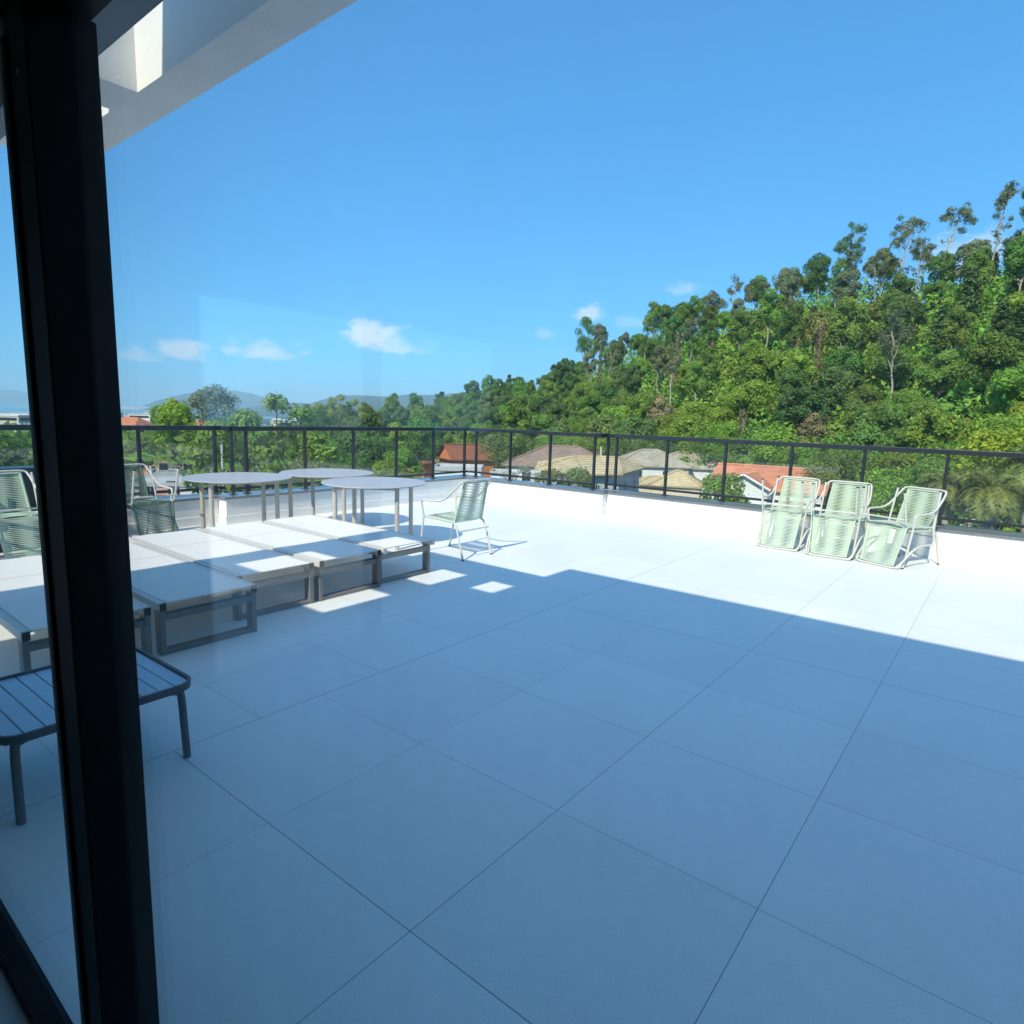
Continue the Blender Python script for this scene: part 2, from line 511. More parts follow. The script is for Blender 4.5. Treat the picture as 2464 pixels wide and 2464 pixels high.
def parapet(name, label, boxes, caps, skirts):
    o = empty(name, label=label, cat='parapet wall')
    a = MB()
    for b in boxes: a.box(*b)
    a.build('wall', M_WALL, o, bevel=.004)
    a = MB()
    for b in skirts: a.box(*b, ch=.003)
    a.build('skirting', M_WALL, o)
    a = MB()
    for b in caps: a.box(*b, ch=.004)
    a.build('coping', M_COPING, o)
    return o


CAPZ = 0.345
XW, XS, YW, YS = -5.42, -5.62, 4.66, 4.80      # inner faces: left near the corner, left farther south, back near corner, back to the right
parapet('parapet_wall', 'low white parapet along the sea side, from its pier to the terrace corner',
        [(XW - .36, XW, -.13, YW + .36, -.3, CAPZ)], [(XW - .40, XW + .02, -.16, YW + .40, CAPZ, CAPZ + .032)],
        [(XW, XW + .016, -.13, YW, 0, .115), (XW - .2, XW + .016, -.146, -.13, 0, .115)])
parapet('parapet_wall', 'low white parapet on the sea side behind the stacked chairs, set back from the pier',
        [(XS - .36, XS, -12, -.135, -.3, CAPZ)], [(XS - .40, XS + .02, -12, -.17, CAPZ, CAPZ + .030)],
        [(XS, XS + .016, -12, -.147, 0, .115)])
parapet('parapet_wall', 'low white sunlit parapet on the forest side between the corner and the stepped end',
        [(XW + .002, -2.36, YW, YW + .36, -.3, CAPZ)], [(XW + .022, -2.33, YW - .02, YW + .40, CAPZ, CAPZ + .031)],
        [(XW + .018, -2.36, YW - .016, YW, 0, .115), (-2.36, -2.344, YW - .016, YW + .12, 0, .115)])
parapet('parapet_wall', 'low white sunlit parapet behind the three stacks of green chairs',
        [(-2.357, 12, YS, YS + .46, -.3, CAPZ)], [(-2.327, 12, YS - .02, YS + .5, CAPZ, CAPZ + .029)],
        [(-2.341, 12, YS - .016, YS, 0, .115)])


def railing(label, a, b, posts, thick=None, capends=False):
    """glass railing between two points at coping level; posts given as distances along it"""
    a = Vector((*a, 0)); b = Vector((*b, 0))
    L = (b - a).length
    d = (b - a).normalized()
    o = empty('glass_railing', (a.x, a.y, 0), math.atan2(d.y, d.x), label, 'railing')
    z0 = CAPZ + .033; zt = 1.325
    m_ = MB(); m_.box(0, L, -.035, .035, zt - .062, zt, ch=.006); m_.build('handrail', M_RAIL, o)
    m_ = MB(); m_.box(0, L, -.013, .013, z0 + .065, z0 + .10); m_.build('bottom_rail', M_RAIL, o)
    for i, s in enumerate(posts):
        m_ = MB()
        m_.box(s - .019, s + .019, -.022, .022, z0 + .006, zt - .062, ch=.003)
        m_.box(s - .045, s + .045, -.042, .042, z0, z0 + .008)
        m_.build('post', M_RAIL, o)
    e = [0.0] + [p for p in posts] + [L]
    e = sorted(set(round(x, 3) for x in e))
    for s0, s1 in zip(e[:-1], e[1:]):
        if s1 - s0 < .14: continue
        m_ = MB(); m_.box(s0 + .028, s1 - .028, -.005, .005, z0 + .095, zt - .064)
        m_.build('glass_pane', M_RGLASS, o)
    return o


railing('glass railing facing the sea, from the parapet pier to the terrace corner', (-5.62, .05), (-5.62, 4.94),
        [.03, .24, 1.19, 2.10, 3.02, 3.92, 4.78])
railing('glass railing facing the sea behind the stacked chairs on the left', (-5.82, -12), (-5.82, .06),
        [12 - 8.3, 12 - 7.4, 12 - 6.5, 12 - 5.6, 12 - 4.7, 12 - 3.8, 12 - 2.88, 12 - 1.96, 12 - 1.03, 12 - .06])
railing('glass railing facing the forest, short run between corner and black jointed post', (-5.57, 4.93), (-2.68, 4.93),
        [.17, 1.03, 1.94, 2.86])
railing('glass railing facing the forest, long run behind the stacked green chairs', (-2.62, 5.17), (12, 5.17),
        [.03, .20, 1.12, 2.07, 3.02, 3.94, 4.86, 5.78, 6.7, 7.6, 8.5, 9.4])
mb = MB(); mb.box(-2.70, -2.58, 4.89, 5.21, 1.262, 1.331, ch=.004)
o = mb.build('handrail_joint', M_BLACK)
tag(o, 'short black joint block linking the two offset handrails above the parapet step', 'handrail joint')
mb = MB(); mb.box(-5.86, -5.585, .015, .085, 1.264, 1.328, ch=.004)
tag(mb.build('handrail_joint', M_RAIL), 'short handrail joint bridging the offset rails above the sea side pier', 'handrail joint')
mb = MB(); mb.box(-.06, .06, -.06, .06, 0, .004)
mb.box(-.045, .045, -.045, .045, .004, .006)
tag(mb.build('floor_drain', mat('drain_cover', (.8, .8, .8), .3, .5), loc=(-1.98, 4.33, 0.0005)), 'small white square floor drain near the parapet step', 'floor drain')

# concrete canopy with rectangular openings
xs = [-1.763, -1.486, -.755, -.46, 1.0, 9.2]
ys = [-12, -5.0, -3.994, -3.845, -3.64, -3.012, -2.83]
holes = {(1, 1), (1, 3), (1, 4), (3, 4)}
mb = MB()
Z0, Z1 = 3.0, 3.3
cells = {(i, j) for i in range(len(xs) - 1) for j in range(len(ys) - 1)} - holes
for (i, j) in cells:
    x0, x1, y0, y1 = xs[i], xs[i + 1], ys[j], ys[j + 1]
    mb.add([(x0, y0, Z0), (x0, y1, Z0), (x1, y1, Z0), (x1, y0, Z0)], [(0, 1, 2, 3)])
    mb.add([(x0, y0, Z1), (x1, y0, Z1), (x1, y1, Z1), (x0, y1, Z1)], [(0, 1, 2, 3)])
    if (i - 1, j) not in cells: mb.add([(x0, y0, Z0), (x0, y0, Z1), (x0, y1, Z1), (x0, y1, Z0)], [(0, 1, 2, 3)])
    if (i + 1, j) not in cells: mb.add([(x1, y0, Z0), (x1, y1, Z0), (x1, y1, Z1), (x1, y0, Z1)], [(0, 1, 2, 3)])
    if (i, j - 1) not in cells: mb.add([(x0, y0, Z0), (x1, y0, Z0), (x1, y0, Z1), (x0, y0, Z1)], [(0, 1, 2, 3)])
    if (i, j + 1) not in cells: mb.add([(x0, y1, Z0), (x0, y1, Z1), (x1, y1, Z1), (x1, y1, Z0)], [(0, 1, 2, 3)])
tag(mb.build('concrete_canopy', M_CANOPY), 'white concrete canopy overhead with rectangular openings that let sunlight through', 'canopy')

# the house the picture is taken from
bld = empty('terrace_house', label='dark room of the terrace house around the glass door, with its lintel and upper storey', cat='house')
mb = MB()
mb.box(.017, 9.2, -11.9, -3.64, 3.31, 4.51)
mb.build('upper_wall', M_WALL, bld)
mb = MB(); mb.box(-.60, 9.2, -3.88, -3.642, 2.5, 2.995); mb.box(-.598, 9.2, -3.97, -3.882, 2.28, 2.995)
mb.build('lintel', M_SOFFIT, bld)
mb = MB(); mb.box(-.598, 8.998, -9.998, -4.06, 2.6, 2.7); mb.build('ceiling', M_ROOMW, bld)
mb = MB()
mb.box(-.745, 9.2, -10.2, -10.0, 0.001, 2.99)
mb.box(9.0, 9.2, -9.998, -3.97, 0.001, 2.99)
mb.box(-.745, -.60, -9.998, -7.74, 0.001, 2.99)
mb.box(-.745, -.60, -5.17, -3.975, 0.001, 2.99)
mb.box(-.745, -.60, -7.738, -5.172, 2.19, 2.99)
mb.box(6.2, 8.998, -4.05, -3.9, 0.001, 2.27)
mb.build('room_wall', M_ROOMW, bld)
mb = MB(); mb.box(-5.95, 12.2, -12.2, 5.24, -9.6, -.302); mb.build('base', M_WALL, bld)
mb = MB(); mb.box(-.70, -.66, -6.45, -6.32, 0.001, 2.188); mb.build('window_mullion', M_MULL, bld)
for y0, y1 in ((-7.738, -6.452), (-6.318, -5.172)):
    mb = MB(); mb.box(-.684, -.676, y0, y1, .002, 2.188); mb.build('side_window_pane', M_GLASS, bld)

door = empty('sliding_glass_door', (1.46, -3.95, 0), label='tall black framed sliding glass door that the terrace is seen through', cat='glass door')
X0 = -1.46; Y0 = 3.95


def dpart(name, boxes, mt, ch=0.0):
    a = MB()
    for b in boxes: a.box(b[0] + X0, b[1] + X0, b[2] + Y0, b[3] + Y0, b[4], b[5], ch=ch)
    return a.build(name, mt, door)


dpart('stile', [(1.432, 1.536, -4.003, -3.893, .03, 2.243)], M_MULL, .004)
dpart('stile', [(1.386, 1.430, -4.003, -3.955, .03, 2.243)], M_MULL2, .01)
dpart('stile_groove_trim', [(1.4325, 1.447, -4.009, -4.0035, .03, 2.2)], M_MULL)
dpart('head_rail', [(-.598, 6.19, -4.03, -3.90, 2.245, 2.275)], M_MULL)
dpart('head_trim', [(1.54, 6.15, -4.045, -4.032, 2.28, 2.33)], M_MULL2)
dpart('bottom_track', [(-.598, 6.19, -4.028, -3.966, 0, .028)], M_MULL, .003)
dpart('jamb', [(6.1, 6.19, -4.0, -3.9, .03, 2.243)], M_MULL)
dpart('jamb', [(-.598, -.53, -4.0, -3.9, .03, 2.243)], M_MULL)
for (x0, x1, y, mt) in ((-.528, 1.395, -3.975, M_GLASS2), (1.53, 6.1, -3.935, M_GLASS)):
    a = MB()
    a.box(x0 + X0, x1 + X0, y + Y0 - .004, y + Y0 + .004, .03, 2.244)
    a.build('glass_pane', mt, door)
sc_ = MB(); sc_.tube([(1.4995 + X0, -4.0035 + Y0, 2.13), (1.4995 + X0, -4.0055 + Y0, 2.13)], .004, 10)
sc_.build('screw', mat('bright_screw', (.7, .7, .7), .25, .5, metal=1.0), door)


# ------------------------------------------------------------------ sun loungers
LW, LL, LZ = .655, 2.03, .352


def make_lounger():
    """head at x=0, foot end at x=LL, lies along +x, width along y"""
    o = empty('sun_lounger')
    hw = LW / 2
    a = MB()
    for s in (-1, 1):
        y0, y1 = (hw - .042, hw) if s > 0 else (-hw, -hw + .042)
        a.box(0, LL, y0, y1, LZ - .058, LZ - .004, ch=.004)
    a.build('side_rail', M_BEIGE, o)
    for nm, x0 in (('foot_frame', LL - .082), ('head_frame', .06)):
        a = MB()
        for s in (-1, 1):
            y0, y1 = (hw - .036, hw - .001) if s > 0 else (-hw + .001, -hw + .036)
            a.box(x0, x0 + .08, y0, y1, .0, LZ - .06, ch=.006)
        a.box(x0 + .005, x0 + .075, -hw + .0365, hw - .0365, .003, .031, ch=.004)
        a.box(x0 + .01, x0 + .07, -hw + .0365, hw - .0365, LZ - .128, LZ - .086, ch=.004)
        a.build(nm, M_TAUPE, o)
    for nm, xa, xb in (('sling', .706, LL + .006), ('backrest_sling', .012, .682)):
        a = MB()
        nx, ny = 14, 6
        vs = []
        for i in range(nx + 1):
            for j in range(ny + 1):
                t = i / nx; u = j / ny
                x = xa + (xb - xa) * t; y = (-hw + .045) + (LW - .09) * u
                sag = .004 * (1 - (2 * u - 1) ** 2) * min(1, 4 * t, 4 * (1 - t))
                vs.append((x, y, LZ - .002 - sag))
        k = len(vs)
        fs = [(i * (ny + 1) + j, (i + 1) * (ny + 1) + j, (i + 1) * (ny + 1) + j + 1, i * (ny + 1) + j + 1) for i in range(nx) for j in range(ny)]
        a.add(vs, fs, 0, True)
        a.add([(x, y, z - .006) for x, y, z in vs], [f[::-1] for f in fs], 0, True)
        for xx in (xa, xb):
            a.tube([(xx, -hw + .045, LZ - .006), (xx, hw - .045, LZ - .006)], .006, 8)
        a.build(nm, M_SLING, o)
    a = MB(); a.box(.685, .703, -hw + .046, hw - .046, LZ - .030, LZ - .010); a.build('hinge_bar', M_DARKP, o)
    a = MB()
    for s in (-1, 1):
        y0, y1 = (hw - .048, hw - .0425) if s > 0 else (-hw + .0425, -hw + .048)
        a.box(.01, LL - .004, y0, y1, LZ - .020, LZ - .001)
    a.build('keder_strip', M_TUBE, o)
    for s in (-1, 1):
        a = MB()
        a.box(LL + .0005, LL + .012, s * (hw - .021) - .019, s * (hw - .021) + .019, LZ - .056, LZ - .008, ch=.003)
        a.build('end_cap', M_DARKP, o)
    return o


LABL = ['white sun lounger nearest the round tables, its backrest end towards the room',
        'white sun lounger second in the row counting from the round tables',
        'white sun lounger in the middle of the row, one long bright patch at its foot',
        'white sun lounger sticking out farther than its neighbours, foot end wholly in shade',
        'white sun lounger nearest the glass door, mostly hidden by the black stile']
lo0 = make_lounger()
spots = [(-3.53, -.350, 1), (-3.54, -1.050, 0), (-3.54, -1.735, 0), (-3.245, -2.423, 0), (-3.225, -3.112, 0)]
kids = {}
for o in [lo0] + children(lo0): kids[o] = children(o)
for i, (x, y, fl_) in enumerate(spots):
    o = lo0 if i == 0 else copy_tree(lo0, None, kids)
    o.location = (x + (LL - .02 if fl_ else 0), y, 0)
    o.rotation_euler = (0, 0, math.pi if fl_ else rad([0, .3, -.4, .2, -.5][i]))
    tag(o, LABL[i], 'sun lounger', 'sun loungers pushed together in a row')

# ------------------------------------------------------------------ round tables
TR = .62


def make_table():
    o = empty('round_table')
    a = MB()
    n = 72
    prof = [(TR - .012, .728), (TR, .735), (TR, .742), (TR - .006, .746)]
    vs = []
    for r, z in prof:
        for k in range(n): vs.append((r * math.cos(2 * math.pi * k / n), r * math.sin(2 * math.pi * k / n), z))
    fs = []
    for q in range(3):
        for k in range(n): fs.append((q * n + k, q * n + (k + 1) % n, (q + 1) * n + (k + 1) % n, (q + 1) * n + k))
    fs.append(tuple(range(3 * n, 4 * n))); fs.append(tuple(range(n - 1, -1, -1)))
    a.add(vs, fs)
    a.build('tabletop', M_TTOP, o)
    for k in range(4):
        c, s = math.cos(k * math.pi / 2), math.sin(k * math.pi / 2)
        r = .515
        a = MB(); a.tube([(r * c, r * s, .004), (r * c, r * s, .727)], .027, 16)
        a.build('leg', M_TLEG, o)
    a = MB()
    for k in range(4):
        M_ = Matrix.Rotation(k * math.pi / 2 + math.pi / 4, 4, 'Z')
        a.box(.345, .365, -.345, .345, .692, .7265, 0, M_)
    a.build('apron', M_TLEG, o)
    return o


tb0 = make_table()
kids = {}
for o in [tb0] + children(tb0): kids[o] = children(o)
for i, (x, y, th, lb) in enumerate([
        (-3.12, .535, 80, 'round grey table nearest the lone green chair, overlapping the other two in view'),
        (-4.43, .795, 78, 'round grey table farthest back, beside the sea side parapet and nearest the corner'),
        (-4.52, -.425, 27, 'round grey table next to the upside down chairs, behind the sunlit loungers')]):
    o = tb0 if i == 0 else copy_tree(tb0, None, kids)
    o.location = (x, y, 0); o.rotation_euler = (0, 0, rad(th))
    tag(o, lb, 'table', 'round grey terrace tables')

# ------------------------------------------------------------------ slatted coffee table
ct = empty('slatted_table', (-.205, -3.50, 0), rad(1.0), 'low grey slatted table with rounded corners and raised rim, behind the black door stile', 'table')


def rrect(hx, hy, r, z, n=8):
    out = []
    for cx, cy, a0 in ((hx - r, hy - r, 0), (-hx + r, hy - r, 90), (-hx + r, -hy + r, 180), (hx - r, -hy + r, 270)):
        for k in range(n + 1):
            t = rad(a0 + 90 * k / n)
            out.append((cx + r * math.cos(t), cy + r * math.sin(t), z))
    return out


HX, HY, CZ = .335, .36, .362
a = MB()
loops = [rrect(HX, HY, .085, CZ - .034), rrect(HX + .002, HY + .002, .087, CZ - .004), rrect(HX, HY, .085, CZ), rrect(HX - .010, HY - .010, .075, CZ),
         rrect(HX - .012, HY - .012, .073, CZ - .004), rrect(HX - .012, HY - .012, .073, CZ - .034)]
n = len(loops[0])
vs = [p for L in loops for p in L]
fs = []
for q in range(6):
    for k in range(n):
        fs.append((q * n + k, q * n + (k + 1) % n, ((q + 1) % 6) * n + (k + 1) % n, ((q + 1) % 6) * n + k))
a.add(vs, fs)
a.build('rim', M_CRIM, ct)
a = MB()
ns = 10
wd = (2 * HY - .03) / ns
for k in range(ns):
    y0 = -HY + .015 + k * wd
    yc = y0 + wd / 2
    cut = max(0, abs(yc) - (HY - .085)) * .75
    a.box(-HX + .014 + cut, HX - .014 - cut, y0 + .0028, y0 + wd - .0028, CZ - .026, CZ - .012, ch=.0015)
a.build('slats', M_SLAT, ct)
for x0 in (-HX + .06, HX - .10):
    a = MB(); a.box(x0, x0 + .04, -HY + .03, HY - .03, CZ - .052, CZ - .0265)
    a.build('crossbar', M_CRIM, ct)
for sx in (-1, 1):
    for sy in (-1, 1):
        a = MB()
        pts = smooth_path([(sx * (HX - .07), sy * (HY - .11), CZ - .045), (sx * (HX - .052), sy * (HY - .065), CZ - .050), (sx * (HX - .045), sy * (HY - .055), CZ - .075),
                           (sx * (HX - .038), sy * (HY - .052), CZ - .2), (sx * (HX - .028), sy * (HY - .05), .006)], 5)
        a.tube(pts, .0165, 12)
        a.tube([(sx * (HX - .028), sy * (HY - .05), 0), (sx * (HX - .028), sy * (HY - .05), .006)], .014, 12, 0)
        a.build('leg', M_CRIM, ct)

# ------------------------------------------------------------------ cord chairs
# local frame: origin under the middle of the rear feet, +y is forward, z up


def cords(mbd, stations, nst=12, dense=.0168, thin=.0078, th=.0035):
    """flat cords between a left and a right point; wider at the rails and in the middle, slimmer between"""
    for (pl, pr_, nrm, sag) in stations:
        pl, pr_, nrm = Vector(pl), Vector(pr_), Vector(nrm)
        along = (pr_ - pl).normalized()
        wdir = nrm.cross(along).normalized()
        vs = []
        for i in range(nst + 1):
            t = i / nst
            c = pl.lerp(pr_, t) - nrm * (sag * 4 * t * (1 - t))
            wv = thin + (dense - thin) * abs(math.cos(2 * math.pi * t)) ** 1.5
            for (a_, b_) in ((-.5, -.5), (.5, -.5), (.5, .5), (-.5, .5)):
                vs.append(c + wdir * (a_ * wv) + nrm * (b_ * th))
        fs = []
        for i in range(nst):
            for k in range(4):
                k2 = (k + 1) % 4
                fs.append((i * 4 + k, i * 4 + k2, (i + 1) * 4 + k2, (i + 1) * 4 + k))
        mbd.add(vs, fs)


def make_chair():
    o = empty('cord_chair')
    B0 = (.225, .150, .405); F0 = (.240, .585, .425); T0 = (.188, .035, .848)

    def lerp(p, q, t): return tuple(p[i] + (q[i] - p[i]) * t for i in range(3))
    # backrest: two wrapped rails and the cords between
    a = MB()
    st = []
    nb = 25
    for k in range(nb):
        t = (k + .6) / nb
        p = lerp(B0, T0, t)
        st.append(((-p[0], p[1], p[2]), p, (0, .968, .25), .012))
    cords(a, st)
    for s in (-1, 1):
        a.tube([(s * B0[0], B0[1], B0[2]), (s * T0[0], T0[1], T0[2])], .0125, 10)
    a.tube(smooth_path([(-T0[0] + .01, T0[1], T0[2] - .005), (0, T0[1] - .006, T0[2] - .004), (T0[0] - .01, T0[1], T0[2] - .005)], 4), .010, 8)
    a.build('backrest', M_CORD, o)
    a = MB()
    st = []
    nsx = 25
    for k in range(nsx):
        t = (k + .4) / nsx
        p = lerp(B0, F0, t)
        st.append(((-p[0], p[1], p[2]), p, (0, -.045, .999), .012))
    cords(a, st)
    for s in (-1, 1):
        a.tube([(s * B0[0], B0[1], B0[2]), (s * F0[0], F0[1], F0[2])], .0125, 10)
    a.build('seat', M_CORD, o)
    # top tube sweeping down on each side into an armrest
    for s in (-1, 1):
        pts = [(0, .022, .868), (.16, .022, .868), (.215, .024, .864), (.243, .034, .850), (.258, .075, .808), (.270, .15, .735), (.278, .235, .665),
               (.284, .33, .628), (.286, .44, .618), (.286, .55, .617), (.284, .592, .607), (.279, .609, .580), (.271, .602, .520), (.262, .592, .428)]
        a = MB(); a.tube(smooth_path([(s * x, y, z) for x, y, z in pts], 4), .0115, 10, cap=False)
        a.build('armrest', M_TUBE, o)
    a = MB()
    a.tube([(-.255, .590, .425), (.255, .590, .425)], .0105, 10)
    a.build('seat_crossbar', M_TUBE, o)
    a = MB(); a.tube([(-.236, .048, .318), (.236, .048, .318)], .0095, 10)
    a.build('stretcher', M_TUBE, o)
    for s in (-1, 1):
        a = MB(); a.tube(smooth_path([(s * .262, .592, .430), (s * .259, .606, .34), (s * .252, .636, .17), (s * .246, .668, .012)], 4), .0115, 10)
        b = a.build('front_leg', M_TUBE, o)
        a = MB(); a.tube([(s * .246, .668, .0), (s * .246, .668, .013)], .0135, 10); a.build('foot_cap', M_FOOT, b)
        a = MB(); a.tube(smooth_path([(s * B0[0], B0[1] + .02, B0[2] - .004), (s * (B0[0] + .004), B0[1] - .012, B0[2] - .012), (s * (B0[0] + .008), B0[1] - .04, B0[2] - .045),
                                      (s * (B0[0] + .012), B0[1] - .075, .26), (s * (B0[0] + .014), .0, .012)], 5), .0115, 10)
        b = a.build('rear_leg', M_TUBE, o)
        a = MB(); a.tube([(s * (B0[0] + .014), 0, .0), (s * (B0[0] + .014), 0, .013)], .0135, 10); a.build('foot_cap', M_FOOT, b)
    return o


ch0 = make_chair()
kids = {}


def walk(o):
    kids[o] = children(o)
    for c in kids[o]: walk(c)


walk(ch0)
used = [False]


def place_chair(x, y, face, label, group, flip=False, dx=0.0, lean=0.0, dark=False):
    """(x, y): ground point under the rear feet; face: compass angle (deg, from +x) that the chair faces"""
    o = ch0 if not used[0] else copy_tree(ch0, None, kids)
    used[0] = True
    R_ = Matrix.Rotation(rad(face - 90), 4, 'Z')
    base = Matrix.Translation((x, y, 0)) @ R_
    if flip:      # upside down, seat on seat, backrest hanging in front
        base = base @ Matrix.Translation((dx, .800, .883)) @ Matrix.Rotation(rad(180 + lean), 4, 'X')
    o.matrix_world = base
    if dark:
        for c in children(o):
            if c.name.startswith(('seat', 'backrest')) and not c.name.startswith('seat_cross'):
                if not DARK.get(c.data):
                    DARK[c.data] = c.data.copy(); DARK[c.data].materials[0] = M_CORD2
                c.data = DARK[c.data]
    return tag(o, label, 'chair', group)


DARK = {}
GC = 'green cord terrace chairs'
place_chair(-1.692, .815, 180, 'single green cord armchair standing upright and alone beside the round tables', GC)
for (x, y, f_, a_, b_) in [
    (.665, 4.70, 268, 'upright green cord chair at the base of the stack nearest the parapet step', 'upside down green cord chair on top of the stack nearest the parapet step'),
    (1.285, 4.62, 268, 'upright green cord chair at the base of the middle stack by the forest side parapet', 'upside down green cord chair on top of the middle stack by the forest side parapet'),
    (2.115, 4.525, 244, 'upright green cord chair, turned outward, under the stack farthest from the round tables', 'upside down green cord chair on the turned stack farthest from the round tables')]:
    place_chair(x, y, f_, a_, GC)
    place_chair(x, y, f_ + 1.5, b_, GC, True, .012, 1.0)
for (x, y, f_, a_, b_) in [
    (-5.42, -1.38, 2, 'upright dark green cord chair under the stack beside the nearest left hand round table', 'upside down dark green cord chair whose legs point up beside the left round table'),
    (-5.22, -2.02, -2, 'upright dark green cord chair half hidden behind the black stile', 'upside down dark green cord chair half hidden behind the black stile'),
    (-5.22, -2.62, 1, 'upright green cord chair seen through the tinted pane beside the black stile', 'upside down green cord chair seen through the tinted pane beside the black stile'),
    (-5.12, -3.20, -3, 'upright green cord chair at the very edge of the tinted pane', 'upside down green cord chair at the very edge of the tinted pane')]:
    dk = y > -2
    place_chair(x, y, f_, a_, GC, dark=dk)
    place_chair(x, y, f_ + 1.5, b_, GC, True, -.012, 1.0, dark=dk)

cb = empty('storage_cabinet', (-5.46, -2.72, 0), 0, 'dark teal storage cabinet against the sea side railing behind the stacked chairs', 'cabinet')
a = MB(); a.box(-.13, .13, -.62, .62, .02, .84, ch=.008); a.build('body', M_CABINET, cb)
a = MB(); a.box(-.145, .155, -.64, .64, .842, .885, ch=.01); a.build('lid', M_CABINET, cb)
for s in (-1, 1):
    a = MB(); a.box(.131, .140, s * .31 - .295, s * .31 + .295, .05, .815, ch=.004); d_ = a.build('door', M_CABINET, cb)
    a = MB(); a.box(.1405, .155, s * .06 - .006, s * .06 + .006, .42, .56); a.build('handle', M_BLACK, d_)

# REST_OF_SCENE
HAZE = 0.00015
# ------------------------------------------------------------------ terrain
rng = np.random.default_rng(11)
random.seed(5)
SEA = -40.0


def bearing(u, v=1000):
    d = ray(u, v)
    return math.degrees(math.atan2(d[0], d[1]))


def elev(u, v):
    d = ray(u, v)
    return d[2] / math.hypot(d[0], d[1])


# crest of the wooded hill: picture column, canopy height in the picture, distance of the crest, distance of the foot
CREST = [(900, 1018, 420, 210), (1000, 996, 380, 180), (1100, 964, 330, 150), (1200, 924, 280, 125), (1300, 897, 250, 112), (1400, 858, 225, 104),
         (1500, 806, 205, 98), (1600, 764, 190, 95), (1700, 722, 182, 92), (1800, 690, 176, 90), (1900, 655, 172, 88), (2050, 622, 168, 84),
         (2200, 610, 165, 80), (2350, 595, 160, 74), (2464, 555, 155, 70)]
CA = np.array([bearing(c[0], c[1]) for c in CREST])
CZ_ = np.array([1.58 + c[2] * elev(c[0], c[1]) - 8.5 for c in CREST])
CRR = np.array([float(c[2]) for c in CREST])
CRB = np.array([float(c[3]) for c in CREST])


def ground(x, y):
    dx, dy = x - CAM[0], y - CAM[1]
    r = math.hypot(dx, dy)
    az = math.degrees(math.atan2(dx, dy))
    # lowland falling to the bay on the left
    t = min(1, max(0, (r - 55) / 900))
    low = -9 - 31.0 * (t * t * (3 - 2 * t)) * min(1, max(0, (-az - 30) / 14)) if az > -140 else -9 - 12 * t
    if az < -59.5 + 1.2 * math.sin(r * .002) and az > -140:
        low -= 6 * min(1, max(0, (r - 1500) / 200))
    if az <= CA[0] - 9: return low
    a = min(max(az, CA[0]), 60)
    zr, rr, rb = np.interp(a, CA, CZ_), np.interp(a, CA, CRR), np.interp(a, CA, CRB)
    if az > 25: zr = zr + (min(az, 60) - 25) * .0
    t = (r - rb) / (rr - rb)
    if t <= 0: h = 0.0
    elif t <= 1: h = t ** 1.05
    else: h = max(.25, 1 - (t - 1) * .25)
    fade = 1.0 if az >= CA[0] else (az - CA[0] + 9) / 9
    hill = -9 + (zr + 9) * h
    if az > 62: hill = -9 + (hill + 9) * max(0, 1 - (az - 62) / 30)
    return max(low, low + (hill - low) * fade)


azs = np.concatenate([np.arange(-180, -86, 6), np.arange(-86, 12, .7), np.arange(12, 180, 6)])
rrs = np.concatenate([[9, 14, 22], np.arange(30, 130, 7), np.arange(130, 460, 14), np.geomspace(470, 1480, 14), np.arange(1500, 1800, 50), np.geomspace(1900, 14500, 16)])
vs = [(CAM[0], CAM[1], -9.7)]
for r in rrs:
    for a in azs:
        x = CAM[0] + r * math.sin(rad(a)); y = CAM[1] + r * math.cos(rad(a))
        z = ground(x, y) if r > 12 else -9.7
        vs.append((x, y, z))
na = len(azs)
fs = [(0, 1 + (k + 1) % na, 1 + k) for k in range(na)]
for i in range(len(rrs) - 1):
    for k in range(na):
        k2 = (k + 1) % na
        fs.append((1 + i * na + k, 1 + i * na + k2, 1 + (i + 1) * na + k2, 1 + (i + 1) * na + k))
M_GROUND = mat('hillside_earth', (.045, .06, .022), .95, .1, var=.5, vscale=.12)
mb = MB(); mb.add(vs, fs, 0, True)
tag(mb.build('ground', M_GROUND), 'green and brown ground falling to the bay and rising as the wooded hill', 'ground', kind='structure')

M_SEA = mat('bay_water', (.035, .20, .24), .22, .5, bump=.15, bscale=.4)
mb = MB(); mb.add([(-14800, -4000, SEA - 1), (3000, -4000, SEA - 1), (3000, 13500, SEA - 1), (-14800, 13500, SEA - 1)], [(0, 1, 2, 3)])
tag(mb.build('sea', M_SEA), 'turquoise bay beyond the town', 'sea', kind='structure')


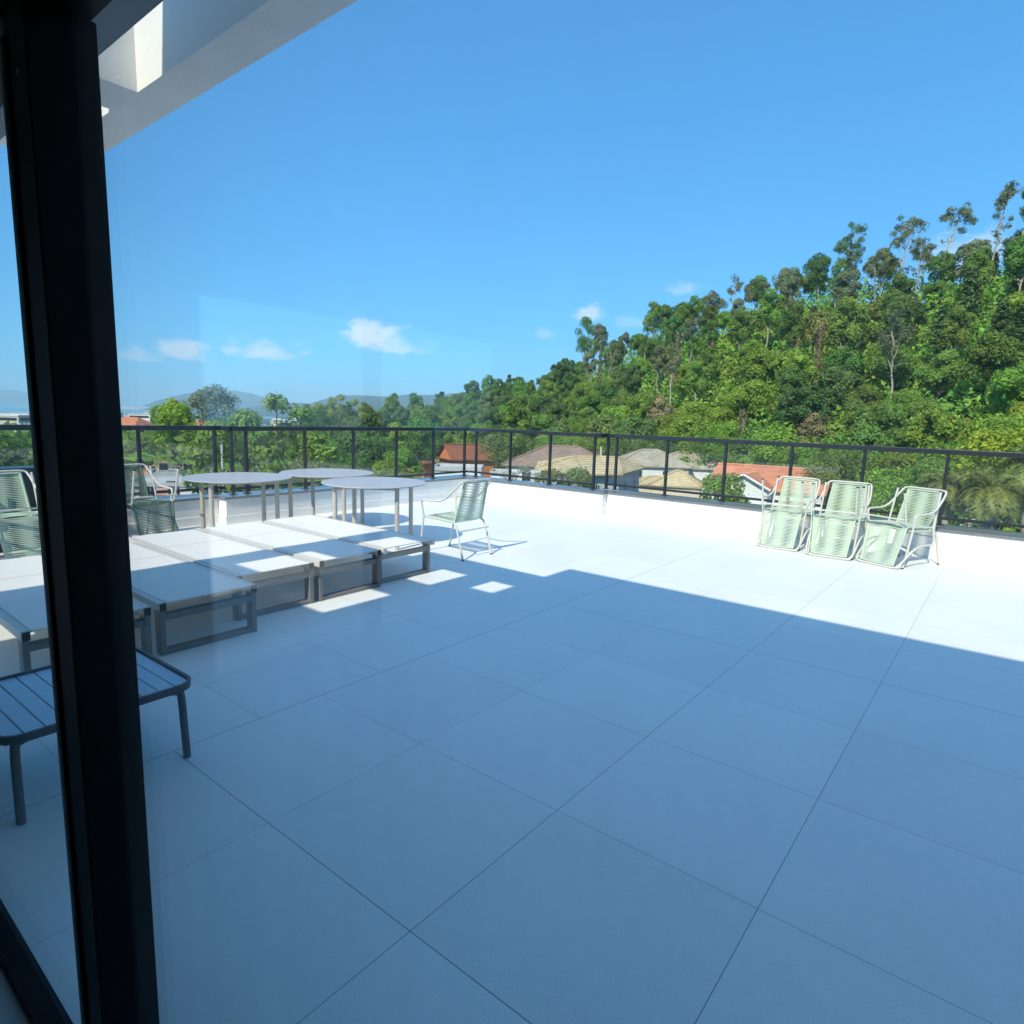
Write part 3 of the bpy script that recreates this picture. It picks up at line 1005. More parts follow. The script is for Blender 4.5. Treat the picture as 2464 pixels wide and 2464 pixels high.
def ridge(name, label, pts, dist, depth, col, kind='structure', seed=1, rough=.06):
    """distant range: crest given as picture points at one distance, sloping down before and behind"""
    r_ = random.Random(seed)
    M_ = mat(name + '_woods', col, .95, .1, var=.45, vscale=.01)
    us = np.linspace(pts[0][0], pts[-1][0], 90)
    vsr = np.interp(us, [p[0] for p in pts], [p[1] for p in pts])
    rows = []
    for k, f in enumerate((0, .25, .5, .75, 1.0, 1.35, 1.9)):
        row = []
        for u, v in zip(us, vsr):
            p = at(u, v, dist)
            top = p[2]
            h = SEA - 3 + (top - SEA + 3) * (f ** .8 if f <= 1 else max(0, 1 - (f - 1) * 1.1))
            if f > 0: h += (top - SEA) * rough * (r_.random() - .5) * (1.6 if 0 < f < 1 else .5)
            dd = dist + depth * (f - 1)
            d = ray(u, v); hh = math.hypot(d[0], d[1])
            row.append((CAM[0] + d[0] / hh * dd, CAM[1] + d[1] / hh * dd, h))
        rows.append(row)
    m_ = MB()
    vv = [p for row in rows for p in row]; n_ = len(us)
    ff = [(i * n_ + k, i * n_ + k + 1, (i + 1) * n_ + k + 1, (i + 1) * n_ + k) for i in range(len(rows) - 1) for k in range(n_ - 1)]
    m_.add(vv, ff, 0, True)
    return tag(m_.build(name, M_), label, 'hill', kind=kind)


ridge('hills', 'long blue wooded range beyond the town', [(560, 985), (640, 972), (700, 968), (745, 971), (790, 958), (830, 950), (880, 952), (930, 954), (980, 949), (1050, 950), (1100, 946), (1160, 938), (1250, 950), (1350, 990)], 5200, 1500, (.03, .05, .02))
ridge('headland', 'blue headland across the bay', [(335, 981), (370, 966), (410, 955), (455, 946), (500, 943), (560, 938), (610, 948), (660, 962), (720, 978)], 7600, 900, (.03, .055, .025), seed=4)
ridge('far_island', 'faint island on the sea horizon', [(-220, 964), (-150, 950), (-80, 944), (-10, 939), (30, 938), (70, 944), (120, 952), (170, 958), (230, 968)], 12500, 700, (.03, .05, .025), seed=8)
ridge('sand_spit', 'low pale beach line across the bay', [(230, 979), (290, 978.5), (330, 978), (380, 980), (440, 980)], 7000, 120, (.6, .55, .42), seed=9, rough=.0)

# ------------------------------------------------------------------ vegetation
def leaf_mesh(name, C_, N_, SZ, TINT, mt, parent=None, elong=.55, aim=None):
    """many small leaf sprays: each a bent rhombus with its own tint"""
    n = len(C_)
    rv = rng.normal(size=(n, 3))
    if aim is not None: rv = aim + rv * .25
    T1 = np.cross(N_, rv); T1 /= np.linalg.norm(T1, axis=1)[:, None] + 1e-9
    T2 = np.cross(N_, T1)
    s = SZ[:, None]
    V = np.empty((n, 4, 3))
    V[:, 0] = C_ + T1 * s; V[:, 2] = C_ - T1 * s
    V[:, 1] = C_ + T2 * s * elong + N_ * s * .18; V[:, 3] = C_ - T2 * s * elong + N_ * s * .18
    me = bpy.data.meshes.new(name)
    me.vertices.add(n * 4); me.loops.add(n * 4); me.polygons.add(n)
    me.vertices.foreach_set('co', V.reshape(-1).astype(np.float32))
    me.loops.foreach_set('vertex_index', np.arange(n * 4, dtype=np.int32))
    me.polygons.foreach_set('loop_start', np.arange(0, n * 4, 4, dtype=np.int32))
    me.materials.append(mt)
    a_ = me.attributes.new('tint', 'FLOAT_COLOR', 'POINT')
    col = np.ones((n, 4, 4), np.float32); col[:, :, :3] = TINT[:, None, :]
    a_.data.foreach_set('color', col.reshape(-1))
    me.update(); me.validate()
    o = bpy.data.objects.new(name, me); COL.objects.link(o)
    if parent is not None: o.parent = parent
    return o


def crown_points(lobes, nclus, per, spread, inner=.16, upbias=.45):
    L = np.array([[*c, *r] for c, r in lobes], float)
    wgt = (L[:, 3] * L[:, 4] + L[:, 3] * L[:, 5]); wgt /= wgt.sum()
    k = rng.choice(len(L), size=nclus, p=wgt)
    d = rng.normal(size=(nclus, 3)); d /= np.linalg.norm(d, axis=1)[:, None]
    d[:, 2] = np.where(d[:, 2] < -.55, -d[:, 2] * .6, d[:, 2])
    d /= np.linalg.norm(d, axis=1)[:, None]
    rr_ = np.where(rng.random(nclus) < inner, rng.uniform(.35, .8, nclus), rng.uniform(.82, 1.08, nclus))
    cc = L[k, :3] + d * L[k, 3:6] * rr_[:, None]
    cb_ = rng.normal(1.0, .17, nclus).clip(.55, 1.5)
    chue = rng.normal(0, .10, nclus)
    C_ = np.repeat(cc, per, 0)
    jit = rng.normal(size=C_.shape) * spread
    dr_ = np.repeat(d, per, 0)
    jit -= dr_ * (jit * dr_).sum(1)[:, None] * .7        # sprays lie along the outside of the crown
    C_ = C_ + jit
    N_ = np.repeat(d, per, 0) * 1.0 + rng.normal(size=C_.shape) * .36 + np.array([0, 0, upbias])
    N_ /= np.linalg.norm(N_, axis=1)[:, None]
    b = np.repeat(cb_, per) * rng.normal(1, .07, len(C_)).clip(.7, 1.4)
    h = np.repeat(chue, per)
    TINT = np.stack([b * (1 + h), b, b * (1 - .6 * h)], 1).clip(.2, 2)
    return C_, N_, TINT


def limb(mbd, a, b, r0, r1, wob=.06, n=5):
    a = Vector(a); b = Vector(b); L = (b - a).length
    pts = [a.lerp(b, i / n) + Vector((random.uniform(-1, 1), random.uniform(-1, 1), 0)) * L * wob * (0 < i < n) for i in range(n + 1)]
    mbd.tube(pts, r0, 7, r2=r1)


M_BARK = mat('bark', (.16, .13, .10), .9, .1, var=.4, vscale=3)
M_BARKP = mat('pale_bark', (.42, .37, .30), .85, .1, var=.35, vscale=2)
M_VINE = mat('dry_vine', (.23, .17, .09), .95, .05, var=.5, vscale=3)
LM = {k: leaf_mat('leaves_' + k, c, t, r, h) for k, c, t, r, h in [
    ('bright', (.255, .40, .058), .48, .18, .022), ('mid', (.205, .335, .064), .45, .22, .025), ('dark', (.135, .225, .058), .38, .26, .03),
    ('grey', (.22, .265, .13), .34, .22, .02), ('pine', (.11, .19, .06), .25, .22, .02), ('lime', (.34, .46, .05), .46, .18, .025),
    ('olive', (.25, .305, .085), .4, .25, .03), ('dry', (.30, .225, .12), .2, .22, .025), ('palm', (.20, .25, .06), .22, .2, .02),
    ('silver', (.34, .38, .30), .2, .2, .02), ('pale', (.22, .30, .17), .25, .2, .02)]}  # the pale leaves carry the glass reflection over one tree in their colour


def broadleaf(name, key, H, W, nlobes, nclus=330, per=15, leaf=.30, trunk=.3, flat=.75, seed=0, bark=None, sparse=1.0, base=.32):
    random.seed(seed)
    o = empty(name)
    lobes = []
    a = MB()
    hb = H * base
    limb(a, (0, 0, -.6), (0, 0, hb * 1.1), trunk * .62, trunk * .45, .03)
    n = int(nlobes * 1.7)
    for i in range(n):
        f = (i + .5) / n                                   # from the bottom of the crown to its top
        z = hb + (H - hb) * (.16 + .72 * f) + random.uniform(-.4, .4)
        env = W * (math.sin(math.pi * (.18 + .70 * f)) ** .8)
        ang = i * 2.4 + random.uniform(-.6, .6)
        rad_ = W * random.uniform(.24, .40)
        rr_ = max(0, env - rad_ * .9) * random.uniform(.55, 1.1)
        c = (rr_ * math.cos(ang), rr_ * math.sin(ang), z)
        lobes.append((c, (rad_, rad_ * random.uniform(.8, 1.1), rad_ * flat * random.uniform(.8, 1.15))))
        if i % 2 == 0: limb(a, (0, 0, hb * random.uniform(.7, 1.1)), (c[0] * .9, c[1] * .9, c[2] - rad_ * .1), trunk * .30, trunk * .06, .08)
    a.build('trunk', bark or M_BARK, o)
    C_, N_, TI = crown_points(lobes, int(nclus * 1.5 * sparse), int(per * 1.2), W * .08)
    leaf_mesh('crown', C_, N_, rng.uniform(.5, 1.2, len(C_)) * leaf * .80, TI, LM[key], o)
    return o


def pine(name, H, W, seed=0, key='pine'):
    random.seed(seed)
    o = empty(name)
    a = MB(); limb(a, (0, 0, -.6), (0, 0, H * .97), .2, .03, .01)
    a.build('trunk', M_BARK, o)
    C_, N_, TI = [], [], []
    z = H * .22
    while z < H * .99:
        f = 1 - (z / H)
        R_ = W * (.15 + .85 * f ** .8)
        nb = random.randint(5, 8)
        for k in range(nb):
            ang = random.uniform(0, 6.283)
            for q in np.linspace(.2, 1, 6):
                rr_ = R_ * q * random.uniform(.8, 1.1)
                for _ in range(5):
                    C_.append((rr_ * math.cos(ang) + random.gauss(0, .16), rr_ * math.sin(ang) + random.gauss(0, .16), z - q * R_ * .12 + random.gauss(0, .12) + q * q * .4))
                    N_.append((math.cos(ang) * .4 + random.gauss(0, .4), math.sin(ang) * .4 + random.gauss(0, .4), .8))
                    b = random.gauss(1, .2); TI.append((b, b, b))
        z += H * .045
    C_ = np.array(C_); N_ = np.array(N_); N_ /= np.linalg.norm(N_, axis=1)[:, None]
    leaf_mesh('crown', C_, N_, rng.uniform(.7, 1.2, len(C_)) * .30, np.array(TI).clip(.3, 1.8), LM[key], o, elong=.35)
    return o


def eucalypt(name, H, lobes, low=0, lean=0.0, seed=0, key='grey', leaf=.2, nclus=170, tr=.26):
    """tall bare pale trunk with forking limbs; ragged crown of many small overlapping sprays around each main lobe"""
    random.seed(seed)
    o = empty(name)
    a = MB()
    n = 10
    pts = [(lean * (i / n) ** 1.5 + random.gauss(0, .12) * (0 < i < n), random.gauss(0, .12) * (0 < i < n), -1 + (H * .93 + 1) * i / n) for i in range(n + 1)]
    a.tube(pts, tr, 8, r2=.05)
    LB = []
    for dx, fz, r, rz in lobes:
        c = (lean * fz ** 1.5 + dx, random.uniform(-.8, .8), H * fz)
        k = max(1, min(n - 1, int(n * fz * .80)))
        limb(a, pts[k], (c[0], c[1], c[2]), .08, .02, .05)
        LB.append((c, (r * .6, r * .6, rz * .6)))
        for q in range(7):
            an = random.uniform(0, 6.28); e_ = random.uniform(.45, 1.0)
            c2 = (c[0] + r * e_ * math.cos(an), c[1] + r * e_ * math.sin(an), c[2] + rz * random.uniform(-.9, .85))
            rr_ = r * random.uniform(.20, .42)
            LB.append((c2, (rr_, rr_, rr_ * random.uniform(.7, 1.2))))
            if q % 2 == 0: limb(a, (c[0], c[1], c[2] - rz * .2), c2, .03, .008, .08)
    for i in range(low):
        h = random.uniform(.42, .85); ang = random.uniform(0, 6.28); L_ = random.uniform(.5, 1.9)
        c = (lean * h ** 1.5 + L_ * math.cos(ang), L_ * math.sin(ang), H * h)
        q = random.uniform(.2, .5)
        LB.append((c, (q, q, q * .8)))
        limb(a, (lean * h ** 1.5, 0, H * h - .5), c, .04, .008, .06)
    a.build('trunk', M_BARKP, o)
    C_, N_, TI = crown_points(LB, int(nclus * 1.25), 12, .26, inner=.35)
    leaf_mesh('crown', C_, N_, rng.uniform(.5, 1.2, len(C_)) * leaf, TI, LM[key], o, elong=.40)
    return o


def place(o, x, y, s=1.0, rz=0.0, dz=0.0, sz=None):
    o.location = (x, y, ground(x, y) + dz)
    o.rotation_euler = (0, 0, rz)
    o.scale = (s, s, sz or s)
    return o


# one tree of each kind far below; copies are spread over the hill
PROTO = {
    'bright_a': broadleaf('broadleaf_tree', 'bright', 9, 4.2, 7, 300, 15, .30, seed=1),
    'bright_b': broadleaf('broadleaf_tree', 'bright', 7.5, 4.6, 8, 320, 15, .28, flat=.6, seed=2),
    'mid_a': broadleaf('broadleaf_tree', 'mid', 10, 4.2, 7, 320, 15, .30, seed=3),
    'mid_b': broadleaf('broadleaf_tree', 'mid', 13.5, 3.3, 8, 320, 15, .27, flat=1.0, seed=4, base=.42, bark=M_BARKP),
    'dark_a': broadleaf('broadleaf_tree', 'dark', 10, 4.4, 7, 320, 15, .30, seed=5),
    'dark_b': broadleaf('broadleaf_tree', 'dark', 13, 3.4, 7, 320, 15, .27, flat=.95, seed=6, base=.42),
    'olive_a': broadleaf('broadleaf_tree', 'olive', 9.5, 4.0, 7, 250, 15, .28, seed=7, bark=M_BARKP),
    'grey_a': broadleaf('broadleaf_tree', 'grey', 15, 3.1, 6, 240, 15, .25, flat=.95, seed=8, bark=M_BARKP, base=.5),
    'pine_a': pine('pine_tree', 12, 3.2, 9),
    'pine_b': pine('pine_tree', 10, 2.9, 10),
    'lime_a': broadleaf('broadleaf_tree', 'lime', 7, 3.9, 7, 280, 15, .27, seed=11),
    'euc_a': eucalypt('slender_tree', 15, [(.2, .92, 1.5, 1.4), (-1.0, .78, 1.3, 1.3), (1.0, .70, 1.2, 1.2)], lean=.5, low=7, seed=81, key='grey', nclus=170, tr=.2),
    'euc_b': eucalypt('slender_tree', 14, [(-.2, .90, 1.4, 1.6), (1.0, .76, 1.3, 1.2), (-1.1, .66, 1.2, 1.1)], lean=-.4, low=5, seed=82, key='mid', nclus=190, tr=.2),
    'dry_a': broadleaf('dry_tree', 'dry', 8, 3.2, 6, 110, 13, .22, seed=12, bark=M_BARKP),
}
KD = {}
def walk2(o):
    KD[o] = children(o)
    for c in KD[o]: walk2(c)
for o in list(PROTO.values()): walk2(o)
LBL = {'bright_a': 'bright green rounded tree on the wooded hillside', 'bright_b': 'bright green low spreading tree on the wooded hillside',
       'mid_a': 'mid green rounded tree on the wooded hillside', 'mid_b': 'mid green upright tree on the wooded hillside',
       'dark_a': 'dark green rounded tree on the wooded hillside', 'dark_b': 'dark green upright tree on the wooded hillside',
       'olive_a': 'olive brown thin crowned tree on the wooded hillside', 'grey_a': 'grey green tall tree on the wooded hillside',
       'pine_a': 'dark conical pine on the wooded hillside', 'pine_b': 'dark conical pine on the wooded hillside', 'lime_a': 'yellow green tree on the wooded hillside',
       'euc_a': 'slender grey green tree with a pale bare trunk on the wooded hillside', 'euc_b': 'slender mid green tree with a pale bare trunk on the wooded hillside',
       'dry_a': 'brown half bare tree on the wooded hillside'}
firstuse = set()


def tree(key, x, y, s, rz, label=None, group='hillside trees', dz=0.0, sz=None):
    if key in firstuse: o = copy_tree(PROTO[key], None, KD)
    else: o = PROTO[key]; firstuse.add(key)
    place(o, x, y, s, rz, dz, sz)
    return tag(o, label or LBL[key], 'tree', group)


# hillside planting: jittered grid in bearing and distance, denser at the foot
random.seed(21)
cand = []
NT = 0
a_lo, a_hi = CA[0] - 5, bearing(2464) + 4
r = 74.0
rowi = 0
while r < 420:
    step = 7.2 * (1 + max(0, r - 110) / 260)
    da = math.degrees(step / r)
    a = a_lo + (rowi % 2) * da / 2
    while a < a_hi:
        aj = a + random.uniform(-.32, .32) * da; rj = r + random.uniform(-.32, .32) * step
        ac = min(max(aj, CA[0]), CA[-1])
        rb, rr_ = np.interp(ac, CA, CRB), np.interp(ac, CA, CRR)
        t = (rj - rb) / (rr_ - rb)
        if -.06 < t < 1.06: cand.append((aj, rj, t))
        a += da
    r += step * .95
    rowi += 1
for (aj, rj, t) in cand:
    x = CAM[0] + rj * math.sin(rad(aj)); y = CAM[1] + rj * math.cos(rad(aj))
    right = (aj - CA[0]) / (CA[-1] - CA[0])
    q = random.random()
    if t < .30: key = random.choices(['bright_a', 'bright_b', 'mid_a', 'olive_a', 'dark_a', 'lime_a', 'dry_a'], [4, 4, 2, .8, 1, .8, .35])[0]
    elif t < .62: key = random.choices(['bright_a', 'mid_a', 'mid_b', 'olive_a', 'dark_b', 'grey_a', 'bright_b', 'euc_a', 'euc_b'], [2.5, 2.5, 2.5, 1.2, .9, 1.2, 2, 1.6, 1.6])[0]
    else: key = random.choices(['mid_b', 'dark_b', 'grey_a', 'olive_a', 'mid_a', 'pine_b', 'bright_a', 'euc_a', 'euc_b'], [2.4, 1, 2, .8, 1.6, .9, 1.4, 2.4, 2.4])[0]
    if right < .36: key = random.choices(['mid_a', 'dark_a', 'dark_b', 'mid_b', 'pine_a', 'olive_a', 'bright_b'], [3, 2.5, 2, 2, 1.3 if t > .5 else .3, .8, 1.5])[0]
    if right > .9 and t > .45: key = random.choices(['pine_a', 'pine_b', 'mid_b', 'bright_a'], [3, 3, 1, 1])[0]
    s = random.uniform(.72, 1.08) * (1.0 if rj < 240 else 1.25)
    if t > .8: s *= .85
    tree(key, x, y, s, random.uniform(0, 6.28))
    NT += 1
print('hill trees', NT)

# scrub and creepers that knit the slope together
n_ = 95000
aa = rng.uniform(a_lo, a_hi, n_ * 2); ff = rng.random(n_ * 2) ** .8
rb = np.interp(aa, CA, CRB) - 8; rr_ = np.interp(aa, CA, CRR)
r_s = rb + (rr_ + 5 - rb) * ff
xs_ = CAM[0] + r_s * np.sin(np.radians(aa)); ys_ = CAM[1] + r_s * np.cos(np.radians(aa))
clump = np.sin(xs_ * .9 + 1.3 * np.sin(ys_ * .5)) * np.sin(ys_ * .8 + np.sin(xs_ * .35))
keep = np.arange(len(aa))[:n_]
zs_ = np.array([ground(xs_[i], ys_[i]) for i in keep])
hgt_ = (1.4 + 1.3 * clump[keep]).clip(.3, 3) * rng.random(n_) ** .4 * 1.9
C_ = np.stack([xs_[keep], ys_[keep], zs_ + hgt_], 1)
tocam = CAM - C_; tocam /= np.linalg.norm(tocam, axis=1)[:, None]
N_ = rng.normal(size=(n_, 3)) * .6 + np.array([0, 0, .6]) + tocam * .35
N_ /= np.linalg.norm(N_, axis=1)[:, None]
b = (1 + .28 * clump[keep]) * rng.normal(1, .2, n_)
hh = .12 * np.sin(xs_[keep] * .23) + .1 * np.sin(ys_[keep] * .31)
TI = np.stack([b * (1 + hh), b, b * (1 - hh * .6)], 1).clip(.25, 2)
tag(leaf_mesh('undergrowth', C_, N_, rng.uniform(.22, .55, n_), TI, LM['bright']), 'dense scrub and creepers between the trees of the hillside', 'undergrowth', kind='stuff')


# ---- trees one can point at on the skyline
def fit_top(o, H):
    cr = [c for c in children(o) if c.name.startswith(('crown', 'fronds'))][0]
    co = np.empty(len(cr.data.vertices) * 3, np.float32); cr.data.vertices.foreach_get('co', co)
    return H / np.percentile(co[2::3], 99.6)


def sky_tree(build, utop, vtop, ubase, dist, label, Hscale=None, cat='tree', rz=None):
    top = at(utop, vtop, dist); bs = at(ubase, 900, dist)
    x, y = bs[0], bs[1]
    g = ground(x, y)
    H = top[2] - g
    o = build(H)
    o.location = (x, y, g); o.scale.z = fit_top(o, H)
    d = ray(ubase, 900)
    o.rotation_euler = (0, 0, math.atan2(CR[1], CR[0]) if rz is None else rz)
    return tag(o, label, cat)


E = lambda lobes, **k: (lambda H: eucalypt('eucalyptus_tree', H, lobes, **k))
sky_tree(E([(.2, .93, 1.5, 1.6), (-1.6, .80, 1.7, 1.9), (.6, .74, 1.6, 1.6), (-2.6, .68, 1.5, 1.5), (1.2, .62, 1.3, 1.3)], lean=1.6, seed=3, nclus=300, key='dark'), 2051, 530, 2010, 160, 'tall leaning eucalyptus with stacked dark clumps, leftmost of the skyline giants')
sky_tree(E([(-.6, .88, 1.9, 2.3), (1.9, .93, 1.5, 1.5), (-1.3, .74, 1.7, 1.6), (1.8, .72, 1.0, .9)], lean=1.4, seed=4, nclus=290, key='grey', low=4), 2160, 520, 2135, 158, 'tall eucalyptus with a dense double crown and bare reddish trunk on the skyline')
sky_tree(E([(-1.4, .93, 1.6, 1.2), (.6, .95, 1.8, 1.3), (2.6, .91, 1.5, 1.0), (1.5, .80, .8, .7)], lean=3.2, seed=5, nclus=220, key='grey', low=6), 2270, 496, 2222, 156, 'tall leaning eucalyptus with a flat broad crown on the skyline')
sky_tree(E([(.6, .945, 1.5, 1.2), (-.6, .86, 1.5, 1.2), (-1.3, .78, .9, .8)], lean=1.2, seed=6, nclus=190, key='grey', low=14), 2375, 443, 2350, 150, 'tallest straight eucalyptus with a small dark top and wispy lower branches')
sky_tree(E([(.8, .94, 1.9, 1.2), (-.9, .90, 1.2, .9), (-.3, .74, 1.0, .8)], lean=2.6, seed=7, nclus=190, key='grey', low=12), 2452, 436, 2400, 148, 'tall leaning eucalyptus at the far right of the skyline')
sky_tree((lambda H: broadleaf('broadleaf_tree', 'grey', H, 3.4, 5, 330, 15, .24, seed=108, flat=1.0, base=.35, bark=M_BARKP)), 1806, 674, 1804, 178, 'small umbrella shaped tree standing clear on the hill crest')
sky_tree((lambda H: broadleaf('broadleaf_tree', 'grey', H, 3.8, 8, 330, 15, .24, seed=109, flat=1.0, base=.35, bark=M_BARKP)), 1705, 702, 1700, 184, 'grey green round topped tree on the hill crest beside the vine columns')
sky_tree((lambda H: broadleaf('broadleaf_tree', 'mid', H, 4.2, 9, 330, 15, .24, seed=110, flat=1.0, base=.35, bark=M_BARKP)), 1409, 762, 1402, 222, 'grey green pointed tree rising above the left part of the hill')
sky_tree((lambda H: broadleaf('broadleaf_tree', 'grey', H, 3.6, 8, 330, 15, .24, seed=112, flat=1.0, base=.35, bark=M_BARKP)), 1447, 780, 1440, 218, 'small grey green tree with a split crown on the left hill crest')
sky_tree(E([(.3, .92, 1.3, 1.1), (-.9, .80, 1.2, 1.0), (.9, .70, 1.1, 1.0)], lean=.8, seed=13, nclus=170, key='grey', low=5), 2205, 585, 2190, 162, 'slender grey eucalyptus between the skyline giants')
sky_tree((lambda H: broadleaf('broadleaf_tree', 'dark', H, 3.8, 9, 330, 15, .24, seed=114, flat=1.0, base=.35, bark=M_BARKP)), 1965, 610, 1950, 166, 'grey green tree standing just left of the skyline giants')
sky_tree((lambda H: broadleaf('broadleaf_tree', 'grey', H, 4.0, 9, 330, 15, .24, seed=115, flat=1.0, base=.35, bark=M_BARKP)), 1880, 645, 1875, 172, 'green leafy tall tree on the crest left of the skyline giants')


for (u, v, sd, ky, lb) in [(2100, 600, 201, 'grey', 'grey green tree filling the gap left of the double crowned eucalyptus'), (2310, 585, 202, 'grey', 'thin grey green tree between the two tallest eucalyptus trees'),
                           (2245, 610, 203, 'mid', 'mid green tree under the flat crowned eucalyptus'), (2420, 560, 204, 'pine', 'dark green dense tree under the rightmost eucalyptus'), (1570, 728, 205, 'mid', 'mid green upright tree on the middle of the hill crest'),
                           (1640, 728, 206, 'dark', 'dark green upright tree on the middle of the hill crest')]:
    sky_tree(lambda H: broadleaf('broadleaf_tree', ky, H, 3.6, 8, 330, 15, .24, seed=sd, flat=1.0, base=.35, bark=M_BARKP), u, v, u - 4, float(np.interp(bearing(u), CA, CRR)) - 4, lb)


def vine_column(u, v0, v1, dist, w_, label, key='dry'):
    p1 = at(u, v0, dist)
    g = ground(p1[0], p1[1]); H = p1[2] - g
    o = empty('vine_covered_trunk', (p1[0], p1[1], g), 0, label, 'dead tree')
    a = MB(); limb(a, (0, 0, -.5), (random.uniform(-.3, .3), 0, H * .97), .24, .09, .01, 7)
    a.build('trunk', M_BARK, o)
    n = 950
    t = rng.random(n); ang = rng.uniform(0, 6.283, n)
    rr2 = w_ * (.45 + .35 * np.sin(t * 9 + u) * .6 + .5 * (1 - t)) * rng.uniform(.3, 1, n)
    C2 = np.stack([rr2 * np.cos(ang), rr2 * np.sin(ang), t * H], 1)
    N2 = np.stack([np.cos(ang), np.sin(ang), rng.normal(0, .4, n)], 1); N2 /= np.linalg.norm(N2, axis=1)[:, None]
    bb = rng.normal(.95, .2, n)
    leaf_mesh('vines', C2, N2, rng.uniform(.14, .30, n), np.stack([bb, bb, bb], 1).clip(.4, 1.6), LM[key], o, elong=.3, aim=np.array([0., 1., 0.2]) * 0 + np.cross(N2, np.array([0, 0, 1.])))
    return o


vine_column(1978, 775, 905, 120, 1.1, 'broad brown column of dry vines hanging on a dead trunk, right of centre')
vine_column(1632, 800, 930, 140, .8, 'brown vine wrapped trunk below the left hill crest')
vine_column(1448, 815, 940, 165, .8, 'brown vine wrapped trunk farthest left on the hillside')
vine_column(1922, 815, 900, 125, .55, 'thin reddish brown bare trunk beside the broad vine column')
vine_column(1715, 820, 930, 135, .45, 'thin pale vine wrapped trunk left of the hillside middle')
vine_column(1790, 985, 1045, 92, 1.0, 'pale brown withered creeper clump above the grey roofs', 'dry')
# ------------------------------------------------------------------ houses below the terrace
M_HWALL = mat('house_white_paint', (.78, .78, .76), .8, .2, var=.06, vscale=1.2)
M_HGREY = mat('house_grey_paint', (.50, .51, .52), .8, .2, var=.08, vscale=1.0)
M_HORANGE = mat('house_orange_paint', (.62, .22, .08), .8, .2, var=.10, vscale=1.0)
M_HCREAM = mat('house_cream_paint', (.66, .58, .45), .8, .2, var=.08, vscale=1.0)
M_WIN = mat('window_glass_dark', (.02, .03, .04), .08, .6)
M_WFR = mat('window_frame', (.55, .55, .54), .5, .3)
M_ROOFTAN = roof_mat('tan_roof_tiles', (.66, .53, .31), (.44, .35, .22))
M_ROOFGREY = roof_mat('weathered_roof_tiles', (.50, .44, .34), (.33, .285, .22))
M_ROOFBRN = roof_mat('brown_roof_tiles', (.36, .25, .20), (.25, .175, .145))
M_ROOFRED = roof_mat('orange_clay_tiles', (.72, .29, .15), (.52, .19, .11))
M_ROOFOLD = roof_mat('dark_clay_tiles', (.34, .12, .06), (.22, .09, .06))
GZ = -9.0


def inset(poly, d):
    cx = sum(p[0] for p in poly) / len(poly); cy = sum(p[1] for p in poly) / len(poly)
    out = []
    for x, y in poly:
        L_ = math.hypot(x - cx, y - cy)
        out.append((cx + (x - cx) * (L_ - d * 1.3) / L_, cy + (y - cy) * (L_ - d * 1.3) / L_))
    return out


def house(name, label, eave, ridge_, faces, ze, zr, wallm, roofm, windows=(), over=.45, zg=GZ, cat='house', gables=()):
    """eave: plan outline of the roof (counter clockwise from above); ridge_: plan points; faces index eave then ridge"""
    cx = sum(p[0] for p in eave) / len(eave); cy = sum(p[1] for p in eave) / len(eave)
    o = empty(name, (cx, cy, zg), 0, label, cat)
    E_ = [(x - cx, y - cy, ze - zg) for x, y in eave]; R_ = [(x - cx, y - cy, zr - zg) for x, y in ridge_]
    a = MB()
    top = E_ + R_
    a.add(top, faces)
    n = len(E_)
    low = [(x, y, z - .16) for x, y, z in E_]
    a.add(E_ + low, [(i, n + i, n + (i + 1) % n, (i + 1) % n) for i in range(n)])
    a.add(low, [tuple(range(n - 1, -1, -1))])
    rf = a.build('roof', roofm, o)
    # ridge and hip caps
    for e in set(tuple(sorted((f[i], f[(i + 1) % len(f)]))) for f in faces for i in range(len(f))):
        if e[1] >= n and not (e[0] < n and (e[0] in gables)):
            a = MB(); p, q = Vector(top[e[0]]), Vector(top[e[1]])
            a.tube([p + Vector((0, 0, .03)), q + Vector((0, 0, .03))], .13, 6); a.build('ridge_cap', roofm, rf)
    W_ = inset([(p[0], p[1]) for p in E_], over)
    a = MB()
    vs = [(x, y, -.6) for x, y in W_] + [(x, y, ze - zg - .165) for x, y in W_]
    a.add(vs, [(i, (i + 1) % n, n + (i + 1) % n, n + i) for i in range(n)])
    wl_ = a.build('wall', wallm, o)
    for (side, t, zc, ww, wh) in windows:      # side index, place along it, height above ground, width, height
        p = Vector((*W_[side], 0)); q = Vector((*W_[(side + 1) % n], 0))
        d = (q - p).normalized(); nrm = Vector((d.y, -d.x, 0))
        c = p.lerp(q, t) + Vector((0, 0, zc))
        M_ = Matrix(((d.x, nrm.x, 0, c.x), (d.y, nrm.y, 0, c.y), (0, 0, 1, c.z), (0, 0, 0, 1)))
        a = MB()
        fwid = .07
        a.box(-ww / 2 - fwid, ww / 2 + fwid, .002, .05, wh / 2, wh / 2 + fwid, 0, M_); a.box(-ww / 2 - fwid, ww / 2 + fwid, .002, .09, -wh / 2 - fwid, -wh / 2, 0, M_)
        a.box(-ww / 2 - fwid, -ww / 2, .002, .05, -wh / 2, wh / 2, 0, M_); a.box(ww / 2, ww / 2 + fwid, .002, .05, -wh / 2, wh / 2, 0, M_)
        a.box(-.02, .02, .012, .04, -wh / 2, wh / 2, 0, M_)
        wf = a.build('window', M_WFR, o)
        a = MB(); a.box(-ww / 2, ww / 2, .003, .011, -wh / 2, wh / 2, 0, M_); a.build('pane', M_WIN, wf)
    return o


def P(u, v, z):
    p = onz(u, v, z); return (p[0], p[1])


